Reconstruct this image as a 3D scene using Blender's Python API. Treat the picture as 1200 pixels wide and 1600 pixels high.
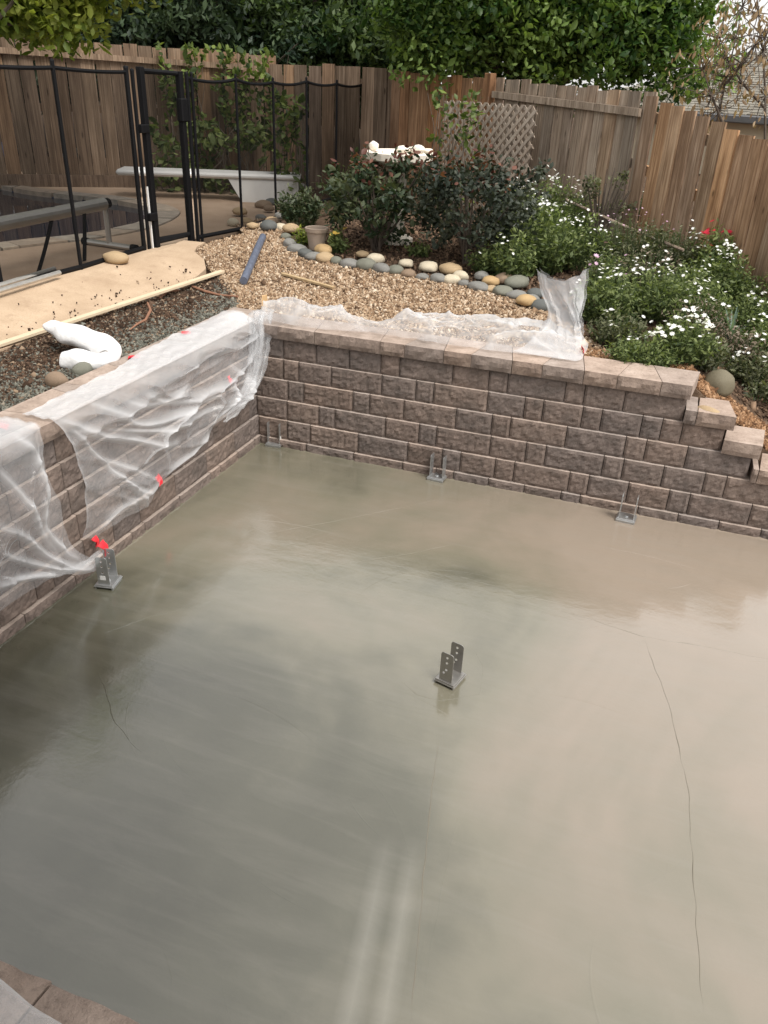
import bpy, bmesh, math, random
import numpy as np
from mathutils import Vector, Matrix, noise

# ------------------------------------------------------------------ clear
for o in list(bpy.data.objects): bpy.data.objects.remove(o)
S = bpy.context.scene
COL = S.collection
PI = math.pi
R = math.radians

# ------------------------------------------------------------------ camera, sky, sun, exposure
CAM = np.array([2.71507, -4.97283, 2.48845]); FPX = 1235.4
YAW, PIT, ROL = -0.326336, 0.499590, 0.0441943
_f = np.array([math.sin(YAW)*math.cos(PIT), math.cos(YAW)*math.cos(PIT), -math.sin(PIT)])
_r0 = np.array([math.cos(YAW), -math.sin(YAW), 0.0]); _u0 = np.cross(_r0, _f)
_r = math.cos(ROL)*_r0 + math.sin(ROL)*_u0
_u = -math.sin(ROL)*_r0 + math.cos(ROL)*_u0
cd = bpy.data.cameras.new('camera'); cam = bpy.data.objects.new('camera', cd); COL.objects.link(cam)
cd.sensor_fit = 'VERTICAL'; cd.sensor_height = 36.0; cd.lens = FPX/1600*36
cd.clip_start = .02; cd.clip_end = 600
cam.matrix_world = Matrix(((_r[0], _u[0], -_f[0], CAM[0]), (_r[1], _u[1], -_f[1], CAM[1]),
                           (_r[2], _u[2], -_f[2], CAM[2]), (0, 0, 0, 1)))
S.camera = cam

SUN_EL, SUN_AZ = R(58), R(118)      # azimuth measured from +y towards +x
W = bpy.data.worlds.new('World'); S.world = W; W.use_nodes = True
wn = W.node_tree; bg = wn.nodes['Background']
sky = wn.nodes.new('ShaderNodeTexSky'); sky.sky_type = 'NISHITA'; sky.sun_disc = False
sky.sun_elevation = SUN_EL; sky.sun_rotation = SUN_AZ
sky.air_density = 1.2; sky.dust_density = 5.0; sky.ozone_density = 1.0
hs = wn.nodes.new('ShaderNodeHueSaturation'); hs.inputs['Saturation'].default_value = .22
wn.links.new(sky.outputs[0], hs.inputs['Color']); cloud = wn.nodes.new('ShaderNodeMix'); cloud.data_type = 'RGBA'; cloud.inputs[0].default_value = .55
cloud.inputs[7].default_value = (5.75, 5.62, 5.45, 1)          # even white cloud cover over the sky
wn.links.new(hs.outputs[0], cloud.inputs[6]); wn.links.new(cloud.outputs[2], bg.inputs['Color'])
bg.inputs['Strength'].default_value = .15
sl = bpy.data.lights.new('sun', 'SUN'); sl.energy = 1.4; sl.angle = R(20); sl.color = (1, .95, .87)
so = bpy.data.objects.new('sun', sl); COL.objects.link(so)
sd = Vector((math.sin(SUN_AZ)*math.cos(SUN_EL), math.cos(SUN_AZ)*math.cos(SUN_EL), math.sin(SUN_EL)))
so.rotation_euler = sd.to_track_quat('Z', 'Y').to_euler(); so.location = (4, 4, 12)
S.view_settings.view_transform = 'Standard'; S.view_settings.look = 'None'
S.view_settings.exposure = 0.85; S.view_settings.gamma = 1.0
S.view_settings.use_curve_mapping = False

# ------------------------------------------------------------------ survey helpers (photo pixel -> place)
def ray(px, py):
    return _f + (px-600)/FPX*_r - (py-800)/FPX*_u
def on(px, py, axis, val):
    d = ray(px, py); return CAM + d*((val-CAM[axis])/d[axis])
def far(px, py, D):
    d = ray(px, py); return CAM + d*(D/math.hypot(d[0], d[1]))
def ss(a, b, x):
    t = np.clip((x-a)/(b-a), 0, 1); return t*t*(3-2*t)
def zg(x, y):
    """height of the raised garden above the slab"""
    zx = .84+.14*ss(.4, 2.0, -x)
    zy = .84+.24*ss(.5, 3.5, y)
    w = ss(1.0, 2.2, -x)
    z = zx*w+zy*(1-w)+.06*ss(5, 8, y)*w
    return z-.62*np.clip((x-2.95)/.95, 0, 1.2)*(1-.45*ss(.5, 2.2, y))
def gp(px, py):
    z = 1.0
    for _ in range(30):
        P = on(px, py, 2, z); z = .5*z+.5*float(zg(P[0], P[1]))
    return P

# ------------------------------------------------------------------ object helpers
def tag(o, label, cat, group=None, kind=None):
    if label: o['label'] = label
    if cat: o['category'] = cat
    if group: o['group'] = group
    if kind: o['kind'] = kind
    return o
def empty(name, loc, label, cat, group=None, rz=0):
    o = bpy.data.objects.new(name, None); o.empty_display_size = .1
    COL.objects.link(o); o.location = loc; o.rotation_euler = (0, 0, rz)
    return tag(o, label, cat, group)
def link(name, me, parent=None, loc=(0, 0, 0), rz=0, kind=None):
    o = bpy.data.objects.new(name, me); COL.objects.link(o)
    o.location = loc; o.rotation_euler = (0, 0, rz)
    if parent: o.parent = parent
    if kind: o['kind'] = kind
    return o
def mesh(verts, faces, mats, midx=None, smooth=False, name='mesh'):
    me = bpy.data.meshes.new(name)
    me.from_pydata([tuple(map(float, v)) for v in verts], [], [tuple(map(int, f)) for f in faces])
    for m in (mats if isinstance(mats, (list, tuple)) else [mats]): me.materials.append(m)
    if midx is not None: me.polygons.foreach_set('material_index', midx)
    if smooth: me.polygons.foreach_set('use_smooth', [True]*len(me.polygons))
    me.update(); return me
def npmesh(V, F, mats, smooth=False, tint=None, name='mesh'):
    """V (n,3) float, F (m,k) int, fast path"""
    me = bpy.data.meshes.new(name); n, (m, k) = len(V), F.shape
    me.vertices.add(n); me.vertices.foreach_set('co', np.ascontiguousarray(V, np.float32).ravel())
    me.loops.add(m*k); me.loops.foreach_set('vertex_index', np.ascontiguousarray(F, np.int32).ravel())
    me.polygons.add(m); me.polygons.foreach_set('loop_start', np.arange(0, m*k, k, dtype=np.int32))
    if smooth: me.polygons.foreach_set('use_smooth', np.ones(m, bool))
    for q in (mats if isinstance(mats, (list, tuple)) else [mats]): me.materials.append(q)
    if tint is not None:
        a = me.attributes.new('tint', 'FLOAT', 'POINT'); a.data.foreach_set('value', np.ascontiguousarray(tint, np.float32))
    me.update(calc_edges=True); me.validate(); return me

class MB:
    def __init__(s): s.v = []; s.f = []
    def add(s, v, f):
        n = len(s.v); s.v += [tuple(map(float, p)) for p in v]; s.f += [tuple(i+n for i in q) for q in f]; return s
    def box(s, lo, hi, M=None, bev=0.0):
        x0, y0, z0 = lo; x1, y1, z1 = hi
        if bev:
            bm = bmesh.new(); bmesh.ops.create_cube(bm, size=1)
            for v in bm.verts: v.co = Vector(((x0+x1)/2+v.co.x*(x1-x0), (y0+y1)/2+v.co.y*(y1-y0), (z0+z1)/2+v.co.z*(z1-z0)))
            bmesh.ops.bevel(bm, geom=bm.edges[:], offset=bev, segments=1, affect='EDGES')
            bm.verts.ensure_lookup_table()
            v = [p.co.copy() for p in bm.verts]; f = [[q.index for q in g.verts] for g in bm.faces]; bm.free()
        else:
            v = [Vector(p) for p in ((x0,y0,z0),(x1,y0,z0),(x1,y1,z0),(x0,y1,z0),(x0,y0,z1),(x1,y0,z1),(x1,y1,z1),(x0,y1,z1))]
            f = [(0,3,2,1),(4,5,6,7),(0,1,5,4),(1,2,6,5),(2,3,7,6),(3,0,4,7)]
        if M is not None: v = [M @ p for p in v]
        return s.add(v, f)
    def tube(s, pts, rad, n=8, cap=True, flat=1.0):
        pts = [Vector(p) for p in pts]; L = len(pts)
        if not hasattr(rad, '__len__'): rad = [rad]*L
        v = []; f = []; up = None
        for i, p in enumerate(pts):
            t = (pts[min(i+1, L-1)]-pts[max(i-1, 0)]).normalized()
            if up is None:
                up = Vector((0, 0, 1)) if abs(t.z) < .9 else Vector((1, 0, 0))
            a = t.cross(up).normalized(); b = a.cross(t).normalized(); up = b
            for k in range(n):
                an = 2*PI*k/n; v.append(p+a*math.cos(an)*rad[i]+b*math.sin(an)*rad[i]*flat)
        for i in range(L-1):
            for k in range(n):
                k2 = (k+1) % n; f.append((i*n+k, i*n+k2, (i+1)*n+k2, (i+1)*n+k))
        if cap: f.append(tuple(range(n-1, -1, -1))); f.append(tuple((L-1)*n+k for k in range(n)))
        return s.add(v, f)
    def lathe(s, prof, n=24, c=(0, 0, 0)):
        v = []; f = []
        for r, z in prof:
            for k in range(n):
                a = 2*PI*k/n; v.append((c[0]+r*math.cos(a), c[1]+r*math.sin(a), c[2]+z))
        for i in range(len(prof)-1):
            for k in range(n):
                k2 = (k+1) % n; f.append((i*n+k, i*n+k2, (i+1)*n+k2, (i+1)*n+k))
        return s.add(v, f)
    def build(s, name, mat, parent=None, loc=(0, 0, 0), rz=0, smooth=False, kind=None):
        return link(name, mesh(s.v, s.f, mat, smooth=smooth, name=name), parent, loc, rz, kind)

# ------------------------------------------------------------------ materials
class NT:
    def __init__(s, name):
        s.m = bpy.data.materials.new(name); s.m.use_nodes = True; s.t = s.m.node_tree
        s.b = s.t.nodes['Principled BSDF']; s.out = s.t.nodes['Material Output']
    def n(s, typ, **kw):
        o = s.t.nodes.new('ShaderNode'+typ)
        for k, v in kw.items(): setattr(o, k, v)
        return o
    def l(s, a, b): s.t.links.new(a, b)
    def setin(s, node, i, v):
        if hasattr(v, 'is_output') or hasattr(v, 'links'): s.l(v, node.inputs[i])
        else: node.inputs[i].default_value = v
    def coord(s, kind='Object', scale=(1, 1, 1), rot=(0, 0, 0), loc=(0, 0, 0), seed=False):
        tc = s.n('TexCoord'); mp = s.n('Mapping')
        mp.inputs['Scale'].default_value = scale; mp.inputs['Rotation'].default_value = rot; mp.inputs['Location'].default_value = loc
        src = tc.outputs[kind]
        if seed:
            oi = s.n('ObjectInfo'); m = s.n('VectorMath', operation='SCALE')
            cmb = s.n('CombineXYZ'); s.l(oi.outputs['Random'], cmb.inputs[0]); s.l(oi.outputs['Random'], cmb.inputs[1]); s.l(oi.outputs['Random'], cmb.inputs[2])
            s.l(cmb.outputs[0], m.inputs[0]); m.inputs['Scale'].default_value = 37.0
            ad = s.n('VectorMath', operation='ADD'); s.l(src, ad.inputs[0]); s.l(m.outputs[0], ad.inputs[1]); src = ad.outputs[0]
        s.l(src, mp.inputs[0]); return mp.outputs[0]
    def pos(s):
        g = s.n('NewGeometry'); return g.outputs['Position']
    def noise(s, co, scale, detail=4, rough=.55, dist=0.0):
        t = s.n('TexNoise'); s.l(co, t.inputs['Vector'])
        t.inputs['Scale'].default_value = scale; t.inputs['Detail'].default_value = detail
        t.inputs['Roughness'].default_value = rough; t.inputs['Distortion'].default_value = dist
        return t.outputs['Fac']
    def ramp(s, fac, stops, interp='LINEAR'):
        r = s.n('ValToRGB'); r.color_ramp.interpolation = interp
        e = r.color_ramp.elements
        while len(e) < len(stops): e.new(.5)
        for el, (p, c) in zip(e, stops):
            el.position = p; el.color = (c, c, c, 1) if not hasattr(c, '__len__') else (*c, 1)
        s.l(fac, r.inputs[0]); return r.outputs[0]
    def mix(s, fac, a, b, mode='MIX'):
        m = s.n('Mix', data_type='RGBA', blend_type=mode)
        for i, v in ((0, fac), (6, a), (7, b)):
            if hasattr(v, 'links'): s.l(v, m.inputs[i])
            else: m.inputs[i].default_value = v if not hasattr(v, '__len__') else (*v, 1)
        return m.outputs[2]
    def math(s, op, a, b=0.0, c=None):
        m = s.n('Math', operation=op)
        for i, v in enumerate((a, b) if c is None else (a, b, c)):
            if hasattr(v, 'links'): s.l(v, m.inputs[i])
            else: m.inputs[i].default_value = v
        return m.outputs[0]
    def rand(s):
        return s.n('ObjectInfo').outputs['Random']
    def bump(s, h, strength=.5, dist=.01, prev=None):
        b = s.n('Bump'); s.l(h, b.inputs['Height']); b.inputs['Strength'].default_value = strength; b.inputs['Distance'].default_value = dist
        if prev is not None: s.l(prev, b.inputs['Normal'])
        return b.outputs[0]
    def done(s, col=None, rough=None, normal=None, metal=None, spec=None):
        b = s.b
        for k, v in (('Base Color', col), ('Roughness', rough), ('Metallic', metal), ('Specular IOR Level', spec), ('Normal', normal)):
            if v is None: continue
            if hasattr(v, 'links'): s.l(v, b.inputs[k])
            elif hasattr(v, '__len__'): b.inputs[k].default_value = (*v, 1)
            else: b.inputs[k].default_value = v
        return s.m

def m_simple(name, col, rough=.6, metal=0.0, vary=.25, scale=20, bump=.1, bd=.003, randv=0.0):
    t = NT(name); co = t.coord()
    n = t.noise(co, scale, 5)
    c = t.mix(n, tuple(x*(1-vary) for x in col), tuple(min(1, x*(1+vary)) for x in col))
    if randv:
        k = t.math('MULTIPLY_ADD', t.rand(), 2*randv, 1-randv)
        cc = t.n('CombineColor'); [t.l(k, cc.inputs[i]) for i in range(3)]
        c = t.mix(1.0, c, cc.outputs[0], 'MULTIPLY')
    rr = t.math('MULTIPLY_ADD', n, .2, rough-.1)
    return t.done(c, rr, t.bump(n, bump, bd), metal, .15 if max(col) < .02 else .4)

def m_block(name, dark, mid, lite, bs=.9, tan=0.0):
    t = NT(name); co = t.coord(seed=True)
    n1 = t.noise(co, 9, 6, .6); n2 = t.noise(co, 55, 5, .7); n3 = t.noise(co, 190, 3, .6)
    c = t.ramp(n1, [(.28, dark), (.5, mid), (.72, lite)])
    sp = t.ramp(n2, [(.3, (.3, .28, .27)), (.48, (1, 1, 1)), (.62, (1, 1, 1)), (.78, (1.7, 1.55, 1.45))])
    c = t.mix(.5, c, sp, 'MULTIPLY')
    gr = t.ramp(t.rand(), [(0, (.86, .88, .91)), (.3, (.97, .97, .97)), (.55, (1.06, 1.0, .95)), (.8, (.93, .92, .92)), (1, (1.1, 1.06, 1.02))])
    c = t.mix(1.0, c, gr, 'MULTIPLY')
    b = t.bump(n3, .35, .004, t.bump(n2, bs, .008))
    return t.done(c, .9, b, spec=.25)
M_BLOCK = m_block('split_face_block', (.115, .095, .083), (.168, .133, .115), (.225, .178, .153), .9)
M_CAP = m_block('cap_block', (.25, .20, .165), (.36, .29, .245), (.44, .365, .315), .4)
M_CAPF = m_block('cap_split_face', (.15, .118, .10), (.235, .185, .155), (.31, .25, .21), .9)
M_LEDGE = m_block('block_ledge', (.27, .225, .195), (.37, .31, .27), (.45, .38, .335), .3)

def m_wood(name, dark, mid, lite, gs=1.0, rv=.25):
    t = NT(name); co = t.coord(scale=(60*gs, 60*gs, 2.2*gs), seed=True)
    g = t.noise(co, 1.0, 6, .65, .4)
    co2 = t.coord(scale=(9, 9, 2.5), seed=True); n2 = t.noise(co2, 1, 4, .6)
    co3 = t.coord(scale=(16, 16, 7), seed=True); vk = t.n('TexVoronoi'); t.l(co3, vk.inputs['Vector']); vk.inputs['Scale'].default_value = .55
    knot = t.ramp(vk.outputs['Distance'], [(.05, 1.0), (.13, 0.0)])
    c = t.ramp(g, [(.25, dark), (.5, mid), (.78, lite)])
    c = t.mix(t.ramp(n2, [(.4, 0.0), (.75, .75)]), c, dark)
    c = t.mix(t.math('MULTIPLY', knot, .75), c, tuple(x*.4 for x in dark))
    gr = t.ramp(t.rand(), [(0, (1-rv, 1-rv, 1-rv)), (.2, (1+rv*.5, 1+rv*.45, 1+rv*.4)), (.4, (1, .95, .9)), (.6, (1-rv*.5, 1-rv*.5, 1-rv*.4)), (.8, (1+rv*.6, 1+rv*.2, 1-rv*.2)), (1, (1-rv*.6, 1-rv*.7, 1-rv*.75))])
    c = t.mix(1.0, c, gr, 'MULTIPLY')
    return t.done(c, .88, t.bump(g, .6, .006), spec=.15)
W_BACK = m_wood('weathered_brown_wood', (.095, .066, .046), (.25, .18, .128), (.45, .345, .26), rv=.42)
W_ORNG = m_wood('warm_brown_wood', (.10, .056, .032), (.32, .19, .11), (.54, .36, .22), rv=.45)
W_GREY = m_wood('silvery_wood', (.12, .088, .062), (.35, .285, .225), (.56, .48, .40), rv=.4)
W_RIGHT = m_wood('sunny_brown_wood', (.13, .076, .043), (.43, .295, .19), (.68, .52, .375), rv=.45)
W_NEW = m_wood('new_timber', (.42, .29, .16), (.58, .43, .25), (.68, .53, .34))

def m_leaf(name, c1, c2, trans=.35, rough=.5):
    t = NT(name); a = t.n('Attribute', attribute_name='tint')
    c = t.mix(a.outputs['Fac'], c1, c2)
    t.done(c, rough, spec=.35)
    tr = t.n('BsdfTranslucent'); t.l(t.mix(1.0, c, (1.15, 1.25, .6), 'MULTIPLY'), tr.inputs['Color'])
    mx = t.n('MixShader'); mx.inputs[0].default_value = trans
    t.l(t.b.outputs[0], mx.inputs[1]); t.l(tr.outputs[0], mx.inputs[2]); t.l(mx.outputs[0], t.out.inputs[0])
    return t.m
L_BRIGHT = m_leaf('bright_leaf', (.12, .17, .03), (.42, .46, .10), .5)
L_BIG = m_leaf('tree_leaf', (.035, .08, .02), (.24, .34, .09), .42, .42)
L_DARK = m_leaf('dark_evergreen_leaf', (.018, .036, .022), (.085, .125, .06), .25)
L_MID = m_leaf('evergreen_leaf', (.022, .05, .02), (.15, .21, .075), .35)
L_ROSE = m_leaf('rose_leaf', (.022, .042, .02), (.11, .125, .06), .25, .5)
L_ROSE2 = m_leaf('dark_shrub_leaf', (.02, .03, .02), (.085, .095, .062), .2, .55)
L_RED = m_leaf('reddish_new_leaf', (.07, .02, .015), (.19, .08, .05), .3, .5)
L_BED = m_leaf('daisy_leaf', (.05, .08, .024), (.25, .295, .11), .38, .6)
L_BED2 = m_leaf('dull_green_leaf', (.055, .06, .032), (.19, .20, .105))
L_BLUE = m_leaf('blue_green_blade', (.09, .14, .11), (.22, .30, .24))
L_DRY = m_leaf('dry_brown_leaf', (.20, .125, .07), (.44, .31, .19))
L_TWIG = m_leaf('dry_twig', (.10, .075, .05), (.24, .19, .14), .1)
L_VINE = m_leaf('vine_leaf', (.03, .055, .015), (.19, .25, .06))
P_WHITE = m_leaf('white_petal', (.78, .78, .76), (.88, .87, .86), .25)
P_PINK = m_leaf('pink_petal', (.45, .25, .38), (.62, .42, .55), .2)
P_RED = m_leaf('red_petal', (.42, .01, .03), (.62, .03, .06), .2)
P_YEL = m_leaf('yellow_petal', (.6, .4, .08), (.75, .55, .15), .2)
M_BARK = m_simple('bark', (.09, .07, .055), .9, 0, .5, 14, .6, .02)
M_BARKL = m_simple('pale_bark', (.17, .14, .11), .9, 0, .4, 14, .4, .01)

def m_soil(name, stops, sc=14, bd=.03):
    t = NT(name); p = t.pos()
    n = t.noise(p, sc, 8, .7); n2 = t.noise(p, 1.3, 3)
    c = t.ramp(n, stops); c = t.mix(t.math('MULTIPLY', n2, .5), c, stops[0][1])
    return t.done(c, .95, t.bump(n, .8, bd), spec=.1)
M_SOIL = m_soil('garden_soil', [(.3, (.045, .03, .02)), (.52, (.11, .072, .048)), (.72, (.20, .14, .095))])
M_STONE_BITS = None

def m_concrete_path():
    t = NT('tan_concrete'); p = t.pos()
    n = t.noise(p, 3, 6, .6); n2 = t.noise(p, 90, 4, .7); n3 = t.noise(p, 7, 6, .75)
    c = t.ramp(n, [(.3, (.41, .30, .205)), (.7, (.54, .41, .29))])
    c = t.mix(t.ramp(n2, [(.35, .45), (.55, 0.0)]), c, (.34, .24, .15))
    c = t.mix(t.ramp(n3, [(.54, 0.0), (.78, .55)]), c, (.25, .165, .105))
    return t.done(c, .9, t.bump(n2, .4, .004), spec=.2)
M_PATH = m_concrete_path()
def m_deck():
    t = NT('pool_deck_concrete'); p = t.pos()
    n = t.noise(p, 1.7, 6, .6); n2 = t.noise(p, 60, 4, .7)
    c = t.ramp(n, [(.3, (.36, .255, .18)), (.7, (.50, .375, .275))])
    c = t.mix(t.ramp(n2, [(.3, .35), (.5, 0.0)]), c, (.25, .19, .14))
    return t.done(c, .85, t.bump(n2, .3, .003), spec=.25)
M_DECK = m_deck()
def m_rand_stone(name, cols, rough=.6, sc=30):
    t = NT(name); co = t.coord(seed=True); n = t.noise(co, sc, 5, .6)
    k = len(cols); c = t.ramp(t.rand(), [(i/(k-1), cc) for i, cc in enumerate(cols)])
    c = t.mix(1.0, c, t.ramp(n, [(.3, (.7, .7, .7)), (.7, (1.2, 1.18, 1.15))]), 'MULTIPLY')
    return t.done(c, rough, t.bump(n, .25, .004), spec=.35)
ROCKC = {'grey': (.20, .195, .18), 'tan': (.40, .29, .17), 'dark grey': (.10, .105, .10), 'cream': (.55, .48, .36), 'brown': (.24, .17, .115), 'greenish grey': (.17, .17, .135), 'golden': (.44, .30, .15), 'olive': (.15, .13, .085)}
M_ROCK = {k: m_simple('river_rock_'+k.replace(' ', '_'), v, .66, 0, .42, 26, .5, .008) for k, v in ROCKC.items()}
def m_tint_stone(name, stops, rough=.85):
    t = NT(name); a = t.n('Attribute', attribute_name='tint')
    c = t.ramp(a.outputs['Fac'], stops); n = t.noise(t.pos(), 160, 3)
    c = t.mix(1.0, c, t.ramp(n, [(.3, (.75, .75, .75)), (.7, (1.15, 1.15, 1.15))]), 'MULTIPLY')
    return t.done(c, rough, spec=.2)
M_GRAVEL = m_tint_stone('tan_gravel', [(0, (.10, .06, .036)), (.25, (.25, .16, .095)), (.6, (.38, .265, .17)), (.85, (.50, .38, .265)), (1, (.64, .53, .41))])
M_CLOD = m_tint_stone('dark_mulch_clod', [(0, (.022, .014, .009)), (.5, (.07, .042, .027)), (.85, (.13, .082, .054)), (1, (.34, .25, .17))], .95)
M_RUBBLE = m_tint_stone('grey_rubble', [(0, (.06, .058, .048)), (.5, (.145, .145, .12)), (.85, (.22, .22, .185)), (1, (.26, .22, .17))], .95)

def m_metal(name, col, rough=.35):
    t = NT(name); n = t.noise(t.coord(), 40, 5)
    return t.done(t.mix(n, tuple(x*.75 for x in col), col), t.math('MULTIPLY_ADD', n, .3, rough-.1), t.bump(n, .05, .001), .88)
M_GALV = m_metal('galvanised_steel', (.60, .61, .61), .36)
M_DKSTEEL = m_metal('dark_weathered_steel', (.42, .405, .38), .42)
M_ALU = m_metal('dull_aluminium', (.62, .60, .56), .45)
M_BLACK = m_simple('black_paint', (.006, .006, .007), .6, 0, .2, 30, .02)
M_WHITEP = m_simple('white_fibreglass', (.72, .71, .69), .5, 0, .06, 6, .03)
M_CREAM = m_simple('cream_stone', (.74, .68, .58), .75, 0, .15, 18, .3, .01)
M_POT = m_simple('pot_clay', (.33, .26, .205), .85, 0, .2, 14, .2, .004)
M_LABEL = m_simple('paper_label', (.7, .7, .68), .6, 0, .1, 60, .02)
M_TAPE = m_simple('red_tape', (.82, .035, .05), .45, 0, .12, 30, .1, .004)
M_FOAM = m_simple('white_foam_sheet', (.72, .72, .72), .7, 0, .10, 14, .6, .02)
M_PIPE = m_simple('blue_grey_pipe', (.11, .125, .17), .5, 0, .6, 25, .1)
M_STRIP = m_simple('pale_edging_strip', (.62, .50, .35), .75, 0, .12, 14, .1)
M_WALLP = m_simple('cream_stucco', (.66, .56, .42), .9, 0, .06, 20, .2)
M_GUTTER = m_simple('grey_gutter', (.16, .16, .165), .6, 0, .1, 10, .02)
M_SHING = m_rand_stone('roof_shingle', [(.15, .135, .11), (.20, .185, .155), (.25, .235, .20), (.175, .16, .135)], .9, 12)
M_BLUEC = m_simple('blue_plastic', (.05, .10, .22), .5)

def m_mesh():
    t = NT('black_pool_mesh'); t.done((.006, .006, .006), .8, spec=.03)
    tr = t.n('BsdfTransparent'); mx = t.n('MixShader')
    n = t.noise(t.coord(), 3, 2); t.l(t.math('MULTIPLY_ADD', n, .12, .53), mx.inputs[0])
    t.l(tr.outputs[0], mx.inputs[1]); t.l(t.b.outputs[0], mx.inputs[2]); t.l(mx.outputs[0], t.out.inputs[0]); return t.m
M_MESH = m_mesh()
def m_plastic(name, lo, hi):
    t = NT(name); p = t.pos()
    n = t.noise(p, 5, 5, .6, .6)
    t.done((.86, .87, .89), .16, spec=.9)
    tl = t.n('BsdfTranslucent'); tl.inputs[0].default_value = (.85, .86, .87, 1)
    m1 = t.n('MixShader'); m1.inputs[0].default_value = .35; t.l(t.b.outputs[0], m1.inputs[1]); t.l(tl.outputs[0], m1.inputs[2])
    tr = t.n('BsdfTransparent'); m2 = t.n('MixShader')
    fw = t.n('LayerWeight'); fw.inputs[0].default_value = .35
    at_ = t.n('Attribute', attribute_name='tint')
    fac = t.math('ADD', t.math('ADD', t.math('MULTIPLY_ADD', n, hi-lo, lo), t.math('MULTIPLY', t.math('POWER', fw.outputs['Facing'], 1.6), .45)), t.math('MULTIPLY', at_.outputs['Fac'], .6))
    t.l(t.math('MINIMUM', fac, .97), m2.inputs[0]); t.l(tr.outputs[0], m2.inputs[1]); t.l(m1.outputs[0], m2.inputs[2]); t.l(m2.outputs[0], t.out.inputs[0])
    nn = t.bump(t.noise(p, 22, 3, .5, 1.5), .35, .01); t.l(nn, t.b.inputs['Normal'])
    return t.m
M_PLAS = m_plastic('clear_plastic_film', .07, .20)
M_PLAS2 = m_plastic('milky_plastic_film', .08, .30)

def m_slab():
    t = NT('wet_concrete'); p = t.pos()
    sep = t.n('SeparateXYZ'); t.l(p, sep.inputs[0]); X, Y = sep.outputs[0], sep.outputs[1]
    big = t.noise(p, .55, 4, .55, .8); mid = t.noise(p, 2.2, 6, .6, .5); fine = t.noise(p, 60, 4, .6)
    mp = t.n('Mapping'); mp.inputs['Rotation'].default_value = (0, 0, R(38)); mp.inputs['Scale'].default_value = (1.1, 7, 1); t.l(p, mp.inputs[0])
    tr = t.noise(mp.outputs[0], 1.4, 6, .6, .6)
    # damp-to-dry mottling by noise; X and Y terms paint near-left shade into colour
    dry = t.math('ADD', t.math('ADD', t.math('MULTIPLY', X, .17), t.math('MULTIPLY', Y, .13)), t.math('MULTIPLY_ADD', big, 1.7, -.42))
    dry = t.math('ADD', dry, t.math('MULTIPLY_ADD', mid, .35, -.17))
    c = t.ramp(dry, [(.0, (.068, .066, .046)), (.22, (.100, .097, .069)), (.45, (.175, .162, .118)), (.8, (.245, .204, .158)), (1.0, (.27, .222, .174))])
    c = t.mix(t.ramp(tr, [(.45, 0.0), (.8, .22)]), c, (.25, .23, .195))
    # two pale streaks, fading in towards the near edge
    for (x0, y0, x1, y1, w) in STREAKS:
        L = math.hypot(x1-x0, y1-y0); ux, uy = (x1-x0)/L, (y1-y0)/L
        dx = t.math('SUBTRACT', X, x0); dy = t.math('SUBTRACT', Y, y0)
        s_ = t.math('ADD', t.math('MULTIPLY', dx, ux/L), t.math('MULTIPLY', dy, uy/L))
        d_ = t.math('ABSOLUTE', t.math('ADD', t.math('MULTIPLY', dx, -uy), t.math('MULTIPLY', dy, ux)))
        a = t.math('SUBTRACT', 1.0, t.math('MINIMUM', t.math('DIVIDE', d_, w), 1.0))
        b = t.math('MULTIPLY', t.ramp(s_, [(0, 0.0), (.45, 1.0)], 'EASE'), t.math('MULTIPLY_ADD', mid, .5, .2))
        c = t.mix(t.math('MULTIPLY', t.math('MULTIPLY', a, b), .6), c, (.36, .345, .30))
    rg = t.ramp(t.noise(p, 1.1, 5, .6, 1.0), [(.3, .05), (.7, .19)])
    rg2 = t.math('ADD', rg, t.math('MULTIPLY_ADD', fine, .05, -.02))
    b1 = t.bump(t.noise(p, 5, 3, .5, .6), .06, .02)
    b2 = t.bump(tr, .12, .01, b1); b3 = t.bump(fine, .22, .003, t.bump(t.noise(p, 24, 4, .6), .10, .006, b2))
    t.b.inputs['Coat Weight'].default_value = 1.0; t.b.inputs['Coat IOR'].default_value = 1.52
    t.l(t.math('MULTIPLY', rg2, .7), t.b.inputs['Coat Roughness']); t.l(t.bump(fine, .06, .002, t.bump(t.noise(p, 24, 4, .6), .05, .006, t.bump(tr, .08, .01, b1))), t.b.inputs['Coat Normal'])
    return t.done(c, rg2, b3, spec=.6)
def _streak(a, b, w):
    p, q = on(*a, 2, 0), on(*b, 2, 0); return (p[0], p[1], q[0], q[1], w)
STREAKS = [_streak((612, 1280), (535, 1640), .05), _streak((652, 1290), (592, 1640), .045)]
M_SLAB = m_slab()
M_RIDGE = m_simple('concrete_ridge', (.165, .147, .112), .35, 0, .25, 30, .3, .003)

def m_water():
    t = NT('pool_water'); n = t.noise(t.pos(), 3, 3)
    return t.done((.008, .016, .035), .04, t.bump(n, .05, .02), spec=.5)
M_WATER = m_water()

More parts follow.
